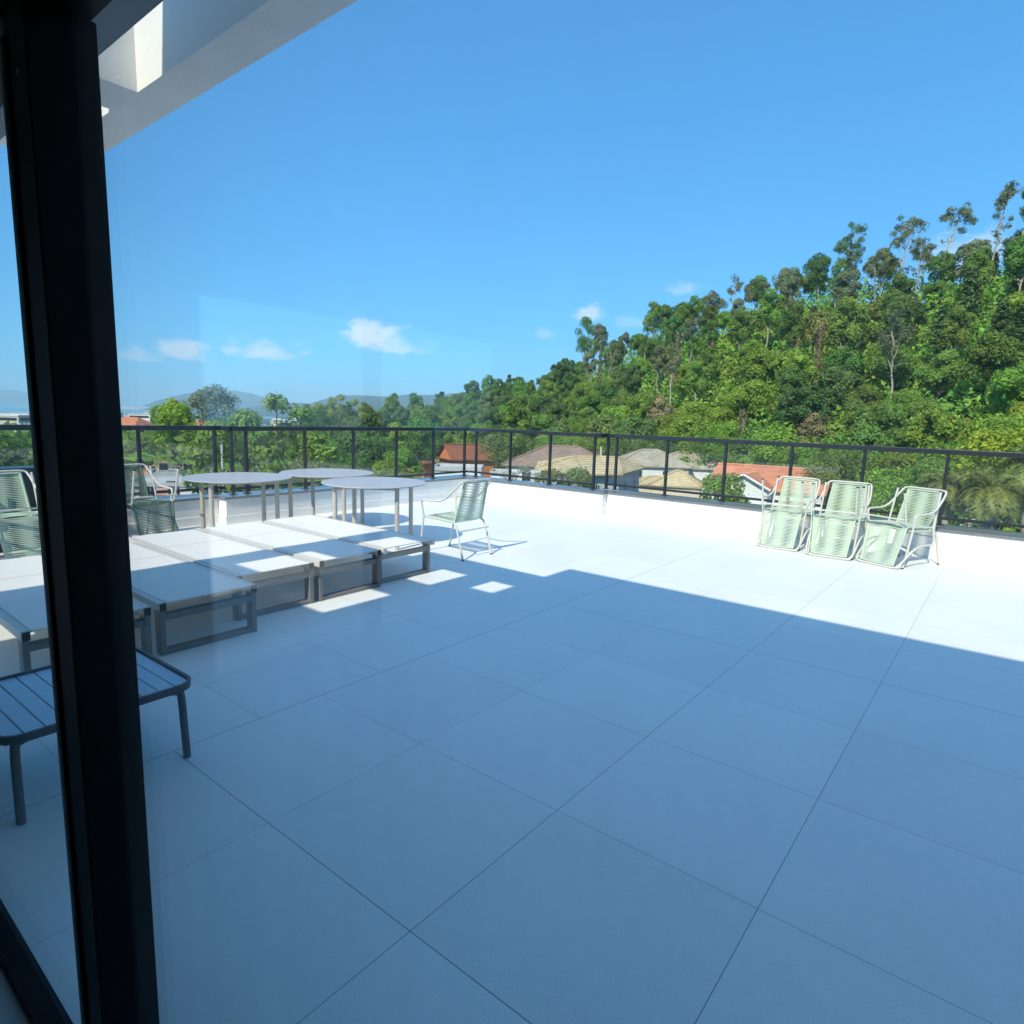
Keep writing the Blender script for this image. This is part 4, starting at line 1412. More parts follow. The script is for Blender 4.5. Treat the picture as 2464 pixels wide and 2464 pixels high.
FWD = np.array([CF[0], CF[1]]) / math.hypot(CF[0], CF[1]); RGT = np.array([CR[0], CR[1]]) / math.hypot(CR[0], CR[1])


def off(p, f, r=0): return (p[0] + FWD[0] * f + RGT[0] * r, p[1] + FWD[1] * f + RGT[1] * r)


def hip_box(c, w, d, yaw):
    ca, sa = math.cos(rad(yaw)), math.sin(rad(yaw))
    e = [(-w / 2, -d / 2), (w / 2, -d / 2), (w / 2, d / 2), (-w / 2, d / 2)]
    k = max(.3, w / 2 - d / 2)
    r_ = [(-k, 0), (k, 0)]
    tr = lambda p: (c[0] + p[0] * ca - p[1] * sa, c[1] + p[0] * sa + p[1] * ca)
    return [tr(p) for p in e], [tr(p) for p in r_]


HIPF = [(0, 1, 5, 4), (1, 2, 5), (2, 3, 4, 5), (3, 0, 4)]

# tan hipped house in front
A_, B_, C__, D_ = P(1287, 1127, -2.95), P(1399, 1139.5, -2.95), P(1499, 1139.5, -2.95), P(1552, 1125, -2.95)
E_, F_ = P(1381, 1099, -2.0), P(1486, 1101, -2.0)
G_, H_ = off(D_, 6.5, -.5), off(A_, 6, .5)
house('hip_roof_house', 'grey walled house with a tan tiled hip roof, nearest below the parapet step', [A_, B_, C__, D_, G_, H_], [E_, F_],
      [(0, 1, 6), (1, 2, 7, 6), (2, 3, 7), (3, 4, 7), (4, 5, 6, 7), (5, 0, 6)], -2.95, -2.0, M_HGREY, M_ROOFTAN,
      [(1, .2, 4.5, .35, 1.0), (1, .42, 4.5, .35, 1.0), (2, .3, 4.6, .7, .8), (2, .75, 4.6, .7, .8), (0, .5, 4.6, .9, .9)])
# brown hip roof behind it
c = off(P(1353, 1074.5, -1.95), 0, 0)
e_, r_ = hip_box(c, 13.5, 9.5, 30)
house('hip_roof_house', 'white house with a dull brown hip roof behind the tan roofed house', e_, r_, HIPF, -4.1, -1.95, M_HWALL, M_ROOFBRN,
      [(0, .2, 3.6, 1.0, 1.0), (0, .45, 3.6, 1.0, 1.0), (3, .5, 3.6, 1.0, 1.0)])
# weathered double roof, right behind
c = off(P(1565, 1083, -2.2), 0, 0)
e_, r_ = hip_box(c, 9.5, 7.5, 33)
house('hip_roof_house', 'white house with weathered grey brown hip roof, left half of the pair', e_, r_, HIPF, -3.95, -2.2, M_HWALL, M_ROOFGREY,
      [(0, .3, 4.0, .9, .9), (0, .7, 4.0, .9, .9)])
c = off(P(1655, 1089, -2.4), 0, 0)
e_, r_ = hip_box(c, 9.5, 7.0, 28)
house('hip_roof_house', 'white house with weathered grey brown hip roof, right half of the pair', e_, r_, HIPF, -4.1, -2.4, M_HWALL, M_ROOFGREY,
      [(0, .35, 3.9, 1.0, .9), (1, .5, 3.9, .8, .9)])
# little pavilion roofs
c = P(1632, 1133.5, -3.9)
e_, r_ = hip_box(c, 5.6, 5.0, 20)
house('garden_pavilion', 'small square pavilion with a pointed straw coloured roof', e_, r_, HIPF, -5.3, -3.9, M_HCREAM, M_ROOFTAN, [], .3, cat='pavilion')
c = P(1580, 1147, -4.7)
e_, r_ = hip_box(c, 5.0, 3.6, 35)
house('garden_pavilion', 'low lean pavilion with flat straw coloured roof beside the pointed one', e_, r_, HIPF, -5.4, -4.7, M_HCREAM, M_ROOFTAN, [], .3, cat='pavilion')
# long orange roof with cross gable
p0 = np.array(P(1728, 1116, -2.5)); p1 = np.array(P(2008, 1134, -2.5))
dr = (p1 - p0) / np.linalg.norm(p1 - p0); nf = np.array([dr[1], -dr[0]])
if nf @ FWD > 0: nf = -nf
e_ = [tuple(p0 + nf * 4.2), tuple(p1 + nf * 4.2), tuple(p1 - nf * 4.2), tuple(p0 - nf * 4.2)]
hs_ = house('gable_roof_house', 'white house with a long bright orange clay tile roof behind the green chair stacks', e_, [tuple(p0), tuple(p1)], [(0, 1, 5, 4), (2, 3, 4, 5)],
            -4.25, -2.5, M_HWALL, M_ROOFRED, [(0, .78, 3.4, 1.2, 1.0)], .4, gables=(0, 1, 2, 3))
hx, hy, _ = hs_.location
a = MB()
for pe in (p0 + dr * .35, p1 - dr * .35):
    q = [pe + nf * 3.7, pe - nf * 3.7]
    a.add([(q[0][0] - hx, q[0][1] - hy, 4.55), (q[1][0] - hx, q[1][1] - hy, 4.55), (pe[0] - hx, pe[1] - hy, 6.38)], [(0, 1, 2)])
a.build('gable_wall', M_HWALL, hs_)
# projecting white gable
g0 = p0 + dr * 3.9
w2 = 2.3
ez, az_ = -4.15 - GZ, -2.95 - GZ
pr0 = g0 - nf * .2; pr1 = g0 + nf * 6.2
a = MB()
pts = []
for c_ in (pr0, pr1):
    for s_, z_ in ((-1, ez), (0, az_), (1, ez)):
        q = c_ + dr * (w2 * s_); pts.append((q[0] - hx, q[1] - hy, z_ + .05))
a.add(pts, [(0, 3, 4, 1), (1, 4, 5, 2)]); a.build('porch_roof', M_ROOFRED, hs_)
a = MB()
for s_ in (-1, 1):
    A1 = pr1 + dr * (w2 * s_) ; B1 = pr1
    a.tube([(A1[0] - hx, A1[1] - hy, ez + .02), (B1[0] - hx, B1[1] - hy, az_ + .03)], .11, 4)
a.build('barge_board', M_HWALL, hs_)
a = MB()
f_ = pr1 - nf * .35
q0 = f_ - dr * (w2 - .3); q1 = f_ + dr * (w2 - .3)
b0_ = pr0 - dr * (w2 - .3); b1_ = pr0 + dr * (w2 - .3)
V_ = [(q0[0] - hx, q0[1] - hy, -.5), (q1[0] - hx, q1[1] - hy, -.5), (q1[0] - hx, q1[1] - hy, ez), (f_[0] - hx, f_[1] - hy, az_ - .12), (q0[0] - hx, q0[1] - hy, ez)]
a.add(V_, [(0, 1, 2, 3, 4)])
a.add([V_[1], (b1_[0] - hx, b1_[1] - hy, -.5), (b1_[0] - hx, b1_[1] - hy, ez), V_[2]], [(0, 1, 2, 3)])
a.add([V_[0], (b0_[0] - hx, b0_[1] - hy, -.5), (b0_[0] - hx, b0_[1] - hy, ez), V_[4]], [(3, 2, 1, 0)])
a.build('porch_wall', M_HWALL, hs_)
# orange house among the trees
c = off(P(1098, 1070, -2.5), 1.5, .2)
ca, sa = RGT, FWD
tr_ = lambda x, y: (c[0] + RGT[0] * x + FWD[0] * y, c[1] + RGT[1] * x + FWD[1] * y)
q0_, q1_ = (-1.9, -2.2), (4.6, 1.0)
nx_, ny_ = .442, -.897
oe = [tr_(q0_[0] + nx_ * 3.3, q0_[1] + ny_ * 3.3), tr_(q1_[0] + nx_ * 3.3, q1_[1] + ny_ * 3.3), tr_(q1_[0] - nx_ * 3.3, q1_[1] - ny_ * 3.3), tr_(q0_[0] - nx_ * 3.3, q0_[1] - ny_ * 3.3)]
ho = house('gable_roof_house', 'orange walled house with a rusty red roof half hidden in trees', oe, [tr_(*q0_), tr_(*q1_)],
           [(0, 1, 5, 4), (2, 3, 4, 5)], -4.3, -2.5, M_HORANGE, M_ROOFOLD, [(3, .68, 3.5, 1.2, 1.2), (3, .30, 3.5, .8, .9), (0, .4, 3.4, 1.1, 1.0)], .5, gables=(0, 1, 2, 3))
hx, hy, _ = ho.location
a = MB()
for (x_, y_), s_ in ((q0_, 1), (q1_, -1)):
    x_ += .897 * .35 * s_; y_ += .442 * .35 * s_
    b_ = [tr_(x_ + nx_ * 2.75, y_ + ny_ * 2.75), tr_(x_ - nx_ * 2.75, y_ - ny_ * 2.75)]
    t_ = tr_(x_, y_)
    a.add([(b_[0][0] - hx, b_[0][1] - hy, 4.5), (b_[1][0] - hx, b_[1][1] - hy, 4.5), (t_[0] - hx, t_[1] - hy, 6.3)], [(0, 1, 2)])
a.build('gable_wall', M_HORANGE, ho)
a = MB()
q = tr_(-4.3, -3.6)
a.box(q[0] - hx - 1.6, q[0] - hx + 1.6, q[1] - hy - 1.5, q[1] - hy + 1.5, -.5, 4.0); a.build('annex_wall', M_HORANGE, ho)
a = MB(); a.box(q[0] - hx - 2.0, q[0] - hx + 2.0, q[1] - hy - 1.9, q[1] - hy + 1.9, 4.002, 4.16); a.build('annex_roof', M_ROOFOLD, ho)


def flat_house(name, label, u, v, zt, w_, d_, yaw, wallm, wins=(), cat='house', zg=None):
    p = P(u, v, zt)
    zg_ = ground(*p) if zg is None else zg
    o = empty(name, (p[0], p[1], zg_), rad(yaw), label, cat)
    h = zt - zg_
    a = MB(); a.box(-w_ / 2, w_ / 2, -d_ / 2, d_ / 2, -.6, h - .25); a.build('wall', wallm, o)
    a = MB()
    a.box(-w_ / 2 - .12, w_ / 2 + .12, -d_ / 2 - .12, d_ / 2 + .12, h - .248, h - .1)
    a.box(-w_ / 2 - .1, w_ / 2 + .1, -d_ / 2 - .1, -d_ / 2 + .08, h - .098, h + .2); a.box(-w_ / 2 - .1, w_ / 2 + .1, d_ / 2 - .08, d_ / 2 + .1, h - .098, h + .2)
    a.box(-w_ / 2 - .1, -w_ / 2 + .08, -d_ / 2 + .081, d_ / 2 - .081, h - .098, h + .2); a.box(w_ / 2 - .08, w_ / 2 + .1, -d_ / 2 + .081, d_ / 2 - .081, h - .098, h + .2)
    a.build('flat_roof', M_HGREY, o)
    for (sx, x_, zc, ww, wh) in wins:
        y_ = -d_ / 2 if sx == 0 else 0
        a = MB()
        if sx == 0: a.box(x_ - ww / 2, x_ + ww / 2, -d_ / 2 - .06, -d_ / 2 - .002, zc - wh / 2, zc + wh / 2)
        else: a.box(w_ / 2 + .002, w_ / 2 + .06, x_ - ww / 2, x_ + ww / 2, zc - wh / 2, zc + wh / 2)
        wf = a.build('window', M_WFR, o)
        a = MB()
        if sx == 0: a.box(x_ - ww / 2 + .06, x_ + ww / 2 - .06, -d_ / 2 - .072, -d_ / 2 - .061, zc - wh / 2 + .06, zc + wh / 2 - .06)
        else: a.box(w_ / 2 + .061, w_ / 2 + .072, x_ - ww / 2 + .06, x_ + ww / 2 - .06, zc - wh / 2 + .06, zc + wh / 2 - .06)
        a.build('pane', M_WIN, wf)
    return o


M_PALE = mat('pale_green_render', (.62, .70, .68), .7, .2, var=.06)
flat_house('flat_roof_house', 'pale greenish flat roofed block in front of the orange house', 1104, 1124, -4.3, 5.2, 4.5, 38, M_PALE, [(0, 1.2, 3.2, 1.0, .8)])
flat_house('garden_wall_house', 'low white flat roofed annex below the brown roof, behind bare shrubs', 1262, 1137, -5.3, 8, 4, 34, M_HWALL, [(0, -1.5, 2.4, 1.0, .8)])
flat_house('flat_roof_house', 'white flat roofed house beyond the glass railing, left of the orange house', 700, 1120, -6.0, 9, 6, 30, M_HWALL, [(0, -2, 3.0, 1.2, 1.0), (0, 1.5, 3.0, 1.2, 1.0)])
flat_house('flat_roof_house', 'white stepped house right of the red roof seen past the upside down chairs', 455, 1136, -7.0, 9, 7, 60, M_HWALL, [(0, -2.5, 3.2, 1.1, 1.0), (0, .2, 3.2, 1.1, 1.0), (0, 2.6, 3.2, 1.1, 1.0)])
flat_house('flat_roof_house', 'plain white house with dark windows just beyond the sea side parapet', 400, 1158, -6.4, 7, 6, 55, M_HWALL, [(0, -1.8, 2.6, 1.2, .9), (0, 1.2, 2.6, 1.2, .9)])
for (u, v, zt, w_, d_, yw, rm, lb) in [(402, 1112, -6.2, 8, 7, 58, M_ROOFRED, 'white house with a bright orange roof seen between the chair stack and round table'),
                                     (396, 1180, -7.0, 6, 5, 62, M_ROOFRED, 'low building with an orange tiled roof just outside the sea side railing'),
                                     (560, 1050, -10.5, 9, 7, 40, M_ROOFOLD, 'house with a dark red roof among the trees toward the town'),
                                     (660, 1075, -8.0, 9, 6.5, 42, M_ROOFGREY, 'house with a grey tiled roof between the left hand trees'),
                                     (505, 1068, -10.0, 8, 6, 50, M_ROOFRED, 'house with an orange roof behind the sparse leafy tree')]:
    c = P(u, v, zt)
    e_, r_ = hip_box(c, w_, d_, yw)
    house('hip_roof_house', lb, e_, r_, HIPF, zt - 1.5, zt, M_HWALL, rm, [(0, .3, 2.2, 1.0, 1.0), (0, .7, 2.2, 1.0, 1.0)], zg=ground(*c))

# grey mesh fence and white gate wall at the right
o = empty('garden_wall', (*P(2432, 1240, -6.2), -9.0), rad(25), 'white rendered gate wall beside the palm trunk', 'wall')
a = MB(); a.box(-1.1, 1.1, -.12, .12, -.4, 3.9); a.build('wall', M_HWALL, o, bevel=.02)
a = MB(); a.box(-1.18, 1.18, -.18, .18, 3.902, 4.0); a.build('coping', M_HGREY, o)
o = empty('shed', (*P(2132, 1196, -5.0), -9.0), rad(20), 'low brown walled shed beyond the railing between two chair stacks', 'shed')
a = MB(); a.box(-2.6, 2.6, -1.6, 1.6, -.4, 3.7); a.build('wall', M_HCREAM, o)
a = MB(); a.add([(-3, -2, 3.702), (3, -2, 3.702), (3, 2, 4.1), (-3, 2, 4.1), (-3, -2, 3.82), (3, -2, 3.82), (3, 2, 4.22), (-3, 2, 4.22)], [(3, 2, 1, 0), (4, 5, 6, 7), (0, 1, 5, 4), (1, 2, 6, 5), (2, 3, 7, 6), (3, 0, 4, 7)])
a.build('roof', M_ROOFGREY, o)

# ------------------------------------------------------------------ nearer trees
def near(build, u, v_top, dist, label, **k):
    top = at(u, v_top, dist)
    g = ground(top[0], top[1])
    H = top[2] - g
    o = build(H)
    o.location = (top[0], top[1], g); o.rotation_euler = (0, 0, math.atan2(CR[1], CR[0])); o.scale.z = fit_top(o, H)
    return tag(o, label, 'tree')


BL = lambda key, W, n, **k: (lambda H: broadleaf('broadleaf_tree', key, H, W, n, **k))
near(BL('lime', 3.7, 9, nclus=380, per=15, leaf=.26, seed=31, flat=1.1, base=.3), 410, 962, 100, 'bright lime green leafy tree just right of the black stile, above the railing')
near(BL('mid', 4.2, 9, nclus=230, per=13, leaf=.26, seed=32, flat=.7, base=.5, bark=M_BARKP), 548, 1000, 98, 'open crowned green tree behind the red roofed house')


def sprays(H, seed, key, spots, leaf=.16):
    """tree of long bare limbs ending in separate leafy sprays; spots as (right, height, radius)"""
    random.seed(seed)
    o = empty('sparse_tree')
    a = MB()
    limb(a, (0, 0, -.6), (.3, 0, H * .5), .24, .16, .04)
    lobes = []
    for (x, z, r) in spots:
        y = random.uniform(-1.6, 1.6)
        limb(a, (.3 * min(1, z), 0, H * random.uniform(.38, .52)), (x, y, z), .085, .02, .09)
        lobes.append(((x, y, z), (r, r, r * .75)))
    a.build('trunk', M_BARK, o)
    C_, N_, TI = crown_points(lobes, 46 * len(spots), 10, .20, inner=.4)
    leaf_mesh('crown', C_, N_, rng.uniform(.6, 1.25, len(C_)) * leaf, TI, LM[key], o)
    return o


near(lambda H: sprays(H, 33, 'bright', [(.9, H - .5, .75), (2.1, H - 1.2, .7), (-.6, H - 1.6, .8), (-2.2, H - 2.3, .9), (1.0, H - 2.2, .9), (3.0, H - 2.6, .7), (.2, H - 3.2, 1.0), (-1.6, H - 3.8, 1.0),
                                        (2.2, H - 3.6, 1.0), (4.0, H - 3.4, .7), (-3.4, H - 3.6, .9), (.8, H - 4.9, 1.1), (-2.8, H - 5.0, 1.0), (3.2, H - 5.0, 1.0)]), 628, 952, 40,
     'sparse tree with separate leafy sprays reaching above the railing, left of the dark trees')
near(BL('pale', 6.0, 7, nclus=260, per=13, leaf=.28, seed=34, flat=.8, base=.5, bark=M_BARKP), 515, 928, 125, 'grey green round tree, paled by painted-in glass reflection, behind the leafy trees toward the bay')
near(BL('bright', 4.0, 8, nclus=330, per=14, leaf=.19, seed=35, flat=.8), 760, 1046, 46, 'bright green bushy tree behind the round tables')
near(BL('mid', 4.5, 8, nclus=330, per=14, leaf=.20, seed=36, flat=.8), 660, 1040, 52, 'mid green leafy tree beyond the railing above the left round table')
near(lambda H: sprays(H, 37, 'olive', [(.3, H - .4, .6), (-1.2, H - .8, .6), (1.6, H - .9, .6), (-2.6, H - 1.6, .6), (2.8, H - 1.7, .6), (0, H - 1.7, .7), (-1.4, H - 2.4, .7), (1.5, H - 2.5, .7), (3.6, H - 2.7, .6)], .11), 818, 950, 92,
     'half bare brownish tree standing against the blue hills')
near(BL('dark', 4.3, 8, nclus=330, per=14, leaf=.24, seed=38, flat=.8), 905, 985, 105, 'dense dark round tree right of the half bare tree')
near(BL('dark', 4.6, 8, nclus=330, per=14, leaf=.24, seed=39, flat=.8), 770, 990, 108, 'dense dark round tree left of the half bare tree')
near(BL('mid', 4.4, 8, nclus=330, per=14, leaf=.24, seed=40), 1010, 1002, 112, 'mid green round tree above the orange house, beside the gap to the hills')
near(BL('lime', 2.2, 6, nclus=230, per=14, leaf=.2, seed=41), 957, 1017, 88, 'small yellow green tree below the dark round trees')
near(BL('dark', 4.6, 8, nclus=330, per=14, leaf=.24, seed=42), 850, 1035, 84, 'dark green tree in the hollow behind the farther round table')
near(BL('mid', 3.8, 8, nclus=330, per=14, leaf=.22, seed=43), 915, 1052, 86, 'mid green tree left above the orange house roof')
near(BL('bright', 2.4, 8, nclus=330, per=14, leaf=.2, seed=44), 968, 1078, 70, 'bright green bush tree left of the orange house')
near(BL('dark', 4.4, 8, nclus=330, per=14, leaf=.22, seed=45), 1200, 1045, 88, 'dark green tree right of the orange house roof')
near(BL('mid', 4.2, 8, nclus=330, per=14, leaf=.22, seed=46), 1235, 1030, 88, 'mid green tree behind the brown roof, left side')
near(BL('bright', 2.1, 9, nclus=420, per=14, leaf=.13, seed=47, flat=.8, base=.2), 1738, 1142, 38, 'bright yellow green round tree in front of the orange tiled roof')
near(BL('olive', 2.2, 7, nclus=200, per=13, leaf=.13, seed=48, bark=M_BARKP), 1330, 1128, 42, 'thin olive shrub tree in front of the tan roofed house')
near(BL('mid', 2.0, 7, nclus=220, per=13, leaf=.13, seed=49), 1385, 1126, 41, 'small green shrub tree in front of the tan roofed house')
near(lambda H: sprays(H, 50, 'silver', [(0, H - .3, .5), (-1, H - .7, .5), (1, H - .8, .5), (-.3, H - 1.5, .6), (1.3, H - 1.8, .5), (-1.5, H - 1.7, .5)], .07), 1262, 1120, 45, 'pale flowering bare shrub in front of the low white annex')
near(BL('bright', 4.0, 9, nclus=420, per=14, leaf=.17, seed=51), 2150, 1128, 50, 'broad bright green tree right of the orange tiled roof')
near(BL('mid', 4.2, 9, nclus=420, per=14, leaf=.18, seed=52), 2020, 1075, 64, 'mid green tree rising behind the orange tiled roof')
near(BL('lime', 3.8, 9, nclus=420, per=14, leaf=.18, seed=53), 2420, 1030, 50, 'yellow green spreading tree above the right end of the handrail')
near(BL('mid', 3.0, 8, nclus=330, per=14, leaf=.16, seed=54), 2255, 1108, 46, 'mid green round tree behind the rightmost chair stack')
near(BL('bright', 4.2, 8, nclus=360, per=14, leaf=.2, seed=55), 1880, 1020, 74, 'bright green spreading tree above the orange tiled roof')
near(BL('bright', 4.4, 8, nclus=360, per=14, leaf=.22, seed=56), 1700, 1040, 84, 'bright green tree above the weathered roofs')
near(BL('mid', 4.4, 8, nclus=360, per=14, leaf=.22, seed=57), 1500, 1040, 90, 'mid green tree above the brown and tan roofs')
near(BL('bright', 4.2, 8, nclus=360, per=14, leaf=.22, seed=58), 1390, 1050, 95, 'bright green tree just behind the brown roof')
near(BL('dark', 4.0, 8, nclus=330, per=14, leaf=.2, seed=59), 1600, 1062, 90, 'dark green tree directly behind the weathered roof ridge')
near(BL('silver', 1.6, 7, nclus=170, per=13, leaf=.10, seed=60), 2325, 1205, 38, 'silvery pale shrub beside the palm trunk')
near(BL('mid', 3.4, 8, nclus=300, per=14, leaf=.2, seed=61), 20, 1045, 70, 'green tree seen through the tinted pane below the town')
near(BL('dark', 2.6, 8, nclus=300, per=14, leaf=.17, seed=62), 70, 1090, 48, 'dark green tree seen through the tinted pane behind the cabinet')
near(BL('mid', 3.0, 8, nclus=300, per=14, leaf=.25, seed=63), 335, 1052, 110, 'mid green tree just right of the black stile below the handrail')
near(BL('bright', 2.2, 8, nclus=300, per=14, leaf=.17, seed=64), 590, 1112, 55, 'bright green low tree behind the left round table')
near(BL('mid', 3.0, 8, nclus=300, per=14, leaf=.17, seed=65), 850, 1100, 50, 'mid green low tree above the farther round table')
near(BL('bright', 3.0, 8, nclus=300, per=14, leaf=.17, seed=66), 940, 1108, 52, 'bright green low tree left of the pale flat roofed block')


M_RIB = mat('green_frond_rib', (.16, .19, .06), .6, .2)


def palm(u, v_top, dist, label, seed, n=34, L_=1.9):
    random.seed(seed)
    top = at(u, v_top, dist)
    g = ground(top[0], top[1]); H = top[2] - g
    o = empty('palm_tree', (top[0], top[1], g), math.atan2(CR[1], CR[0]), label, 'palm')
    a = MB()
    pts = [(.25 * math.sin(i * .5), 0, -.5 + (H + .5) * i / 8) for i in range(9)]
    a.tube(pts, [.30 - .012 * i for i in range(9)], 10)
    a.build('trunk', M_BARKP, o)
    C_, N_, A_2, SZ = [], [], [], []
    ribs = MB()
    for k in range(n):
        ang = 2 * math.pi * k / n * 2.4 + random.uniform(-.2, .2)
        el = rad(random.uniform(5, 80)); l_ = L_ * random.uniform(.8, 1.1)
        d = Vector((math.cos(ang) * math.cos(el), math.sin(ang) * math.cos(el), math.sin(el)))
        p = Vector((.25 * math.sin(4), 0, H)); rp = [tuple(p)]
        side = Vector((-math.sin(ang), math.cos(ang), 0))
        m_ = 30
        for i in range(m_):
            d = (d + Vector((0, 0, -.085 - .03 * (i / m_)))).normalized()
            p = p + d * (l_ / m_)
            rp.append(tuple(p))
            w_ = .62 * math.sin(math.pi * (i + 1.5) / (m_ + 2)) ** .6
            for s in (-1, 1):
                dirv = (side * s + d * .55 + Vector((0, 0, -.30))).normalized()
                C_.append(tuple(p + dirv * w_ * .5)); A_2.append(tuple(dirv))
                nn = dirv.cross(d).normalized()
                N_.append(tuple(nn)); SZ.append(w_ * .55)
        ribs.tube(rp, .016, 5, r2=.005)
    ribs.build('frond_ribs', M_RIB, o)
    C_ = np.array(C_); N_ = np.array(N_); n2 = len(C_)
    bb = rng.normal(1, .18, n2)
    T_ = np.array(A_2)
    leaf_mesh('fronds', C_, N_, np.array(SZ), np.stack([bb, bb, bb], 1).clip(.4, 1.6), LM['palm'], o, elong=.085, aim=np.cross(T_, N_))
    return o


palm(2396, 1178, 34, 'palm with a stout pale trunk beyond the railing at the right edge', 71)
palm(2490, 1120, 36, 'palm whose fronds enter the picture from the right edge', 72)
palm(2285, 1165, 37, 'smaller palm with drooping fronds left of the stout palm', 73, 26, 1.5)

# low garden shrubs and hedge strip by the houses
gr = []
for i in range(42):
    u = random.uniform(300, 2440); dist = random.uniform(30, 62)
    p = at(u, 1150, dist); gr.append((p[0], p[1]))
nn_ = 15000
k = rng.integers(0, len(gr), nn_)
gp = np.array(gr)[k]
C_ = np.zeros((nn_, 3)); C_[:, :2] = gp + rng.normal(size=(nn_, 2)) * 1.5
C_[:, 2] = -9 + rng.random(nn_) * 1.7
C_[:, 2] += np.array([ground(x, y) + 9 for x, y in C_[:, :2]])
N_ = rng.normal(size=(nn_, 3)) * .6 + np.array([0, 0, .7]); N_ /= np.linalg.norm(N_, axis=1)[:, None]
bb = rng.normal(1, .25, nn_)
tag(leaf_mesh('garden_shrubbery', C_, N_, rng.uniform(.12, .3, nn_), np.stack([bb, bb, bb], 1).clip(.4, 1.7), LM['bright']), 'low garden shrubbery between the houses below', 'shrubbery', kind='stuff')

# ------------------------------------------------------------------ the town by the bay
TOWN = []
def town_block(w_, d_, h_, wallm, roofm, floors):
    o = empty('town_building')
    a = MB(); a.box(-w_ / 2, w_ / 2, -d_ / 2, d_ / 2, -2, h_); a.build('wall', wallm, o)
    a = MB()
    if roofm is M_HGREY or roofm is M_HWALL:
        a.box(-w_ / 2 - .2, w_ / 2 + .2, -d_ / 2 - .2, d_ / 2 + .2, h_ + .002, h_ + .5)
    else:
        e = [(-w_ / 2 - .4, -d_ / 2 - .4, h_ + .002), (w_ / 2 + .4, -d_ / 2 - .4, h_ + .002), (w_ / 2 + .4, d_ / 2 + .4, h_ + .002), (-w_ / 2 - .4, d_ / 2 + .4, h_ + .002), (-w_ / 4, 0, h_ + 2.2), (w_ / 4, 0, h_ + 2.2)]
        a.add(e, [(0, 1, 5, 4), (1, 2, 5), (2, 3, 4, 5), (3, 0, 4), (3, 2, 1, 0)])
    a.build('roof', roofm, o)
    for side in (0, 1, 2):
        for fl_ in range(floors):
            a = MB()
            z_ = h_ * (fl_ + .35) / floors; zh = h_ / floors * .42
            if side == 0: a.box(-w_ / 2 + .8, w_ / 2 - .8, -d_ / 2 - .05, -d_ / 2 - .002, z_, z_ + zh)
            elif side == 1: a.box(w_ / 2 + .002, w_ / 2 + .05, -d_ / 2 + .8, d_ / 2 - .8, z_, z_ + zh)
            else: a.box(-w_ / 2 - .05, -w_ / 2 - .002, -d_ / 2 + .8, d_ / 2 - .8, z_, z_ + zh)
            a.build('window_band', M_WIN, o)
    return o


TK = {'white flat roofed block of the distant town': town_block(13, 11, 9, M_HWALL, M_HGREY, 3), 'cream flat roofed block of the distant town': town_block(15, 10, 11, M_HCREAM, M_HWALL, 4),
      'white house with an orange roof in the distant town': town_block(11, 10, 5.5, M_HWALL, M_ROOFRED, 2), 'low white house with a flat roof in the distant town': town_block(12, 12, 4.5, M_HWALL, M_HWALL, 1),
      'taller white apartment block in the distant town': town_block(14, 14, 17, M_HWALL, M_HGREY, 6), 'grey house with a brown roof in the distant town': town_block(12, 9, 6, M_HGREY, M_ROOFBRN, 2)}
KD2 = {}
def walk3(o):
    KD2[o] = children(o)
    for c in KD2[o]: walk3(c)
for o in TK.values(): walk3(o)
random.seed(77)
keys = list(TK); wts = [4, 3, 5, 4, .8, 3]
fu = set(); placed = []
tries = 0
def put_town(kk, u, r_, s, rz=None, zs=1.0):
    a_ = bearing(u)
    x = CAM[0] + r_ * math.sin(rad(a_)); y = CAM[1] + r_ * math.cos(rad(a_))
    if any((x - px) ** 2 + (y - py) ** 2 < (15 * s) ** 2 for px, py in placed): return None
    placed.append((x, y))
    o = TK[kk] if kk not in fu else copy_tree(TK[kk], None, KD2)
    fu.add(kk)
    o.location = (x, y, ground(x, y)); o.rotation_euler = (0, 0, rad(random.choice([20, 35, 50, 110, 125]) + random.uniform(-6, 6)) if rz is None else rad(rz))
    o.scale = (s, s, s * zs)
    return tag(o, kk, 'building', 'buildings of the town by the bay')


for (u, r_, kk, s_, zs, lb) in [(28, 560, keys[1], 1.5, 1.15, 'wide cream apartment block just above the handrail in the tinted pane'), (66, 640, keys[4], 1.15, 1.2, 'white apartment tower beside the black stile in the tinted pane'),
                                (-6, 620, keys[0], 1.4, 1.35, 'white block at the very edge of the tinted pane'), (45, 420, keys[0], 1.2, .9, 'white block just below the handrail in the tinted pane'), (12, 380, keys[3], 1.2, 1.0, 'low white house below the handrail in the tinted pane'),
                                (292, 430, keys[4], 1.0, .75, 'grey white apartment block against the black stile below the handrail'), (322, 1150, keys[4], 1.3, 1.1, 'white tower block in the town just right of the black stile')]:
    o = put_town(kk, u, r_, s_, 35, zs)
    if o: tag(o, lb)
while len(placed) < 270 and tries < 14000:
    tries += 1
    q = random.random()
    if q < .16: u, r_ = random.uniform(-40, 95), random.uniform(700, 1540)
    elif q < .52: u, r_ = random.uniform(270, 500), random.uniform(900, 1540)
    elif q < .78: u, r_ = random.uniform(440, 760), random.uniform(500, 1700)
    elif q < .9: u, r_ = random.uniform(270, 640), random.uniform(230, 700)
    else: u, r_ = random.uniform(920, 1010), random.uniform(1100, 2300)
    kk = random.choices(keys, wts)[0]
    put_town(kk, u, r_, random.uniform(.75, 1.15) * (1.0 if r_ < 900 else 1.4), None, random.uniform(.9, 1.3))
for kk in keys:
    if kk not in fu:
        p = at(420, 1000, 900); o = TK[kk]; o.location = (p[0], p[1], ground(p[0], p[1])); tag(o, kk, 'building', 'buildings of the town by the bay')
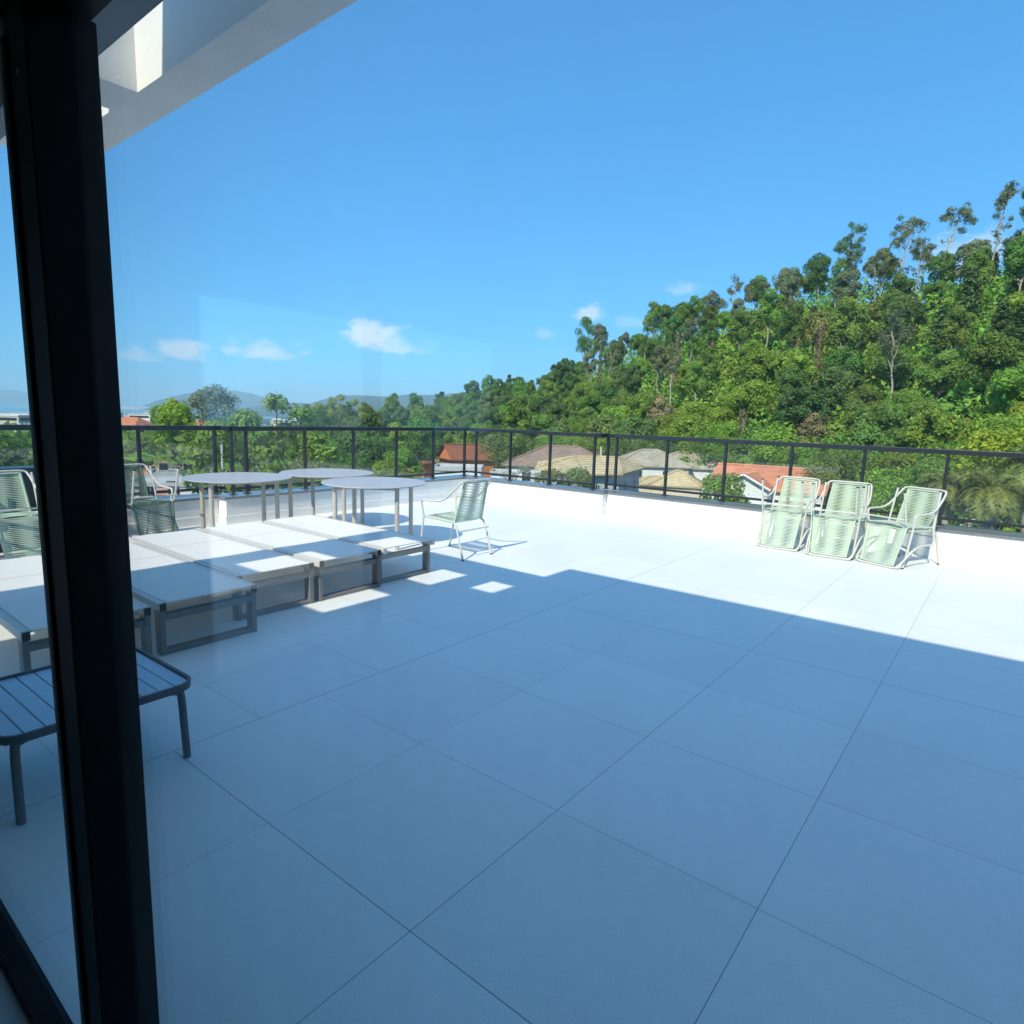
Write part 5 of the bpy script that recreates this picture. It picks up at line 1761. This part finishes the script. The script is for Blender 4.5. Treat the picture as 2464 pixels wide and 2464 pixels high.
# town greenery
nt_ = 16000
aa = rng.uniform(bearing(-40), bearing(1000), nt_); r_s = 95 + 1350 * rng.random(nt_) ** 1.6
cl = rng.integers(0, 420, nt_)
ca_ = rng.uniform(bearing(-40), bearing(1000), 420); cr_ = 95 + 1350 * rng.random(420) ** 1.5
cx_ = CAM[0] + cr_[cl] * np.sin(np.radians(ca_[cl])) + rng.normal(size=nt_) * 3.6
cy_ = CAM[1] + cr_[cl] * np.cos(np.radians(ca_[cl])) + rng.normal(size=nt_) * 3.6
hz = rng.uniform(3, 8, 420)[cl]
C_ = np.stack([cx_, cy_, np.array([ground(x, y) for x, y in zip(cx_, cy_)]) + hz * rng.random(nt_) ** .6], 1)
N_ = rng.normal(size=(nt_, 3)) * .6 + np.array([0, 0, .6]); N_ /= np.linalg.norm(N_, axis=1)[:, None]
bb = (rng.normal(1, .2, 420)[cl] * rng.normal(1, .15, nt_)).clip(.4, 1.7)
tag(leaf_mesh('town_greenery', C_, N_, rng.uniform(.6, 1.5, nt_), np.stack([bb, bb, bb], 1), LM['mid']), 'treetops scattered through the distant town', 'treetops', kind='stuff')

# utility pole by the orange house
for (u, v, dist, lb) in [(1447, 1075, 60, 'slim pale utility pole behind the black jointed railing post'), (533, 1045, 44, 'grey utility pole among the trees toward the bay')]:
    p = at(u, v, dist); g = ground(p[0], p[1])
    o = empty('utility_pole', (p[0], p[1], g), rad(20), lb, 'pole')
    a = MB(); a.tube([(0, 0, -.5), (0, 0, p[2] - g)], .13, 8, r2=.08); a.build('mast', M_HGREY, o)
    a = MB(); a.box(-.35, .35, -.04, .04, p[2] - g - .5, p[2] - g - .42); a.build('crossarm', M_BARK, o)

# ------------------------------------------------------------------ air
hz_ = bpy.data.materials.new('haze_air'); hz_.use_nodes = True
nt = hz_.node_tree; nt.nodes.clear()
ho_ = nt.nodes.new('ShaderNodeOutputMaterial'); pv = nt.nodes.new('ShaderNodeVolumePrincipled')
pv.inputs['Color'].default_value = (.62, .86, 1.0, 1)
pv.inputs['Density'].default_value = HAZE
pv.inputs['Anisotropy'].default_value = 0.0
nt.links.new(pv.outputs[0], ho_.inputs['Volume'])
mb = MB(); mb.box(-15500, 9000, -9000, 15500, -60, 320)
tag(mb.build('haze', hz_), 'thin blue air between the terrace and the far hills', 'haze', kind='stuff')
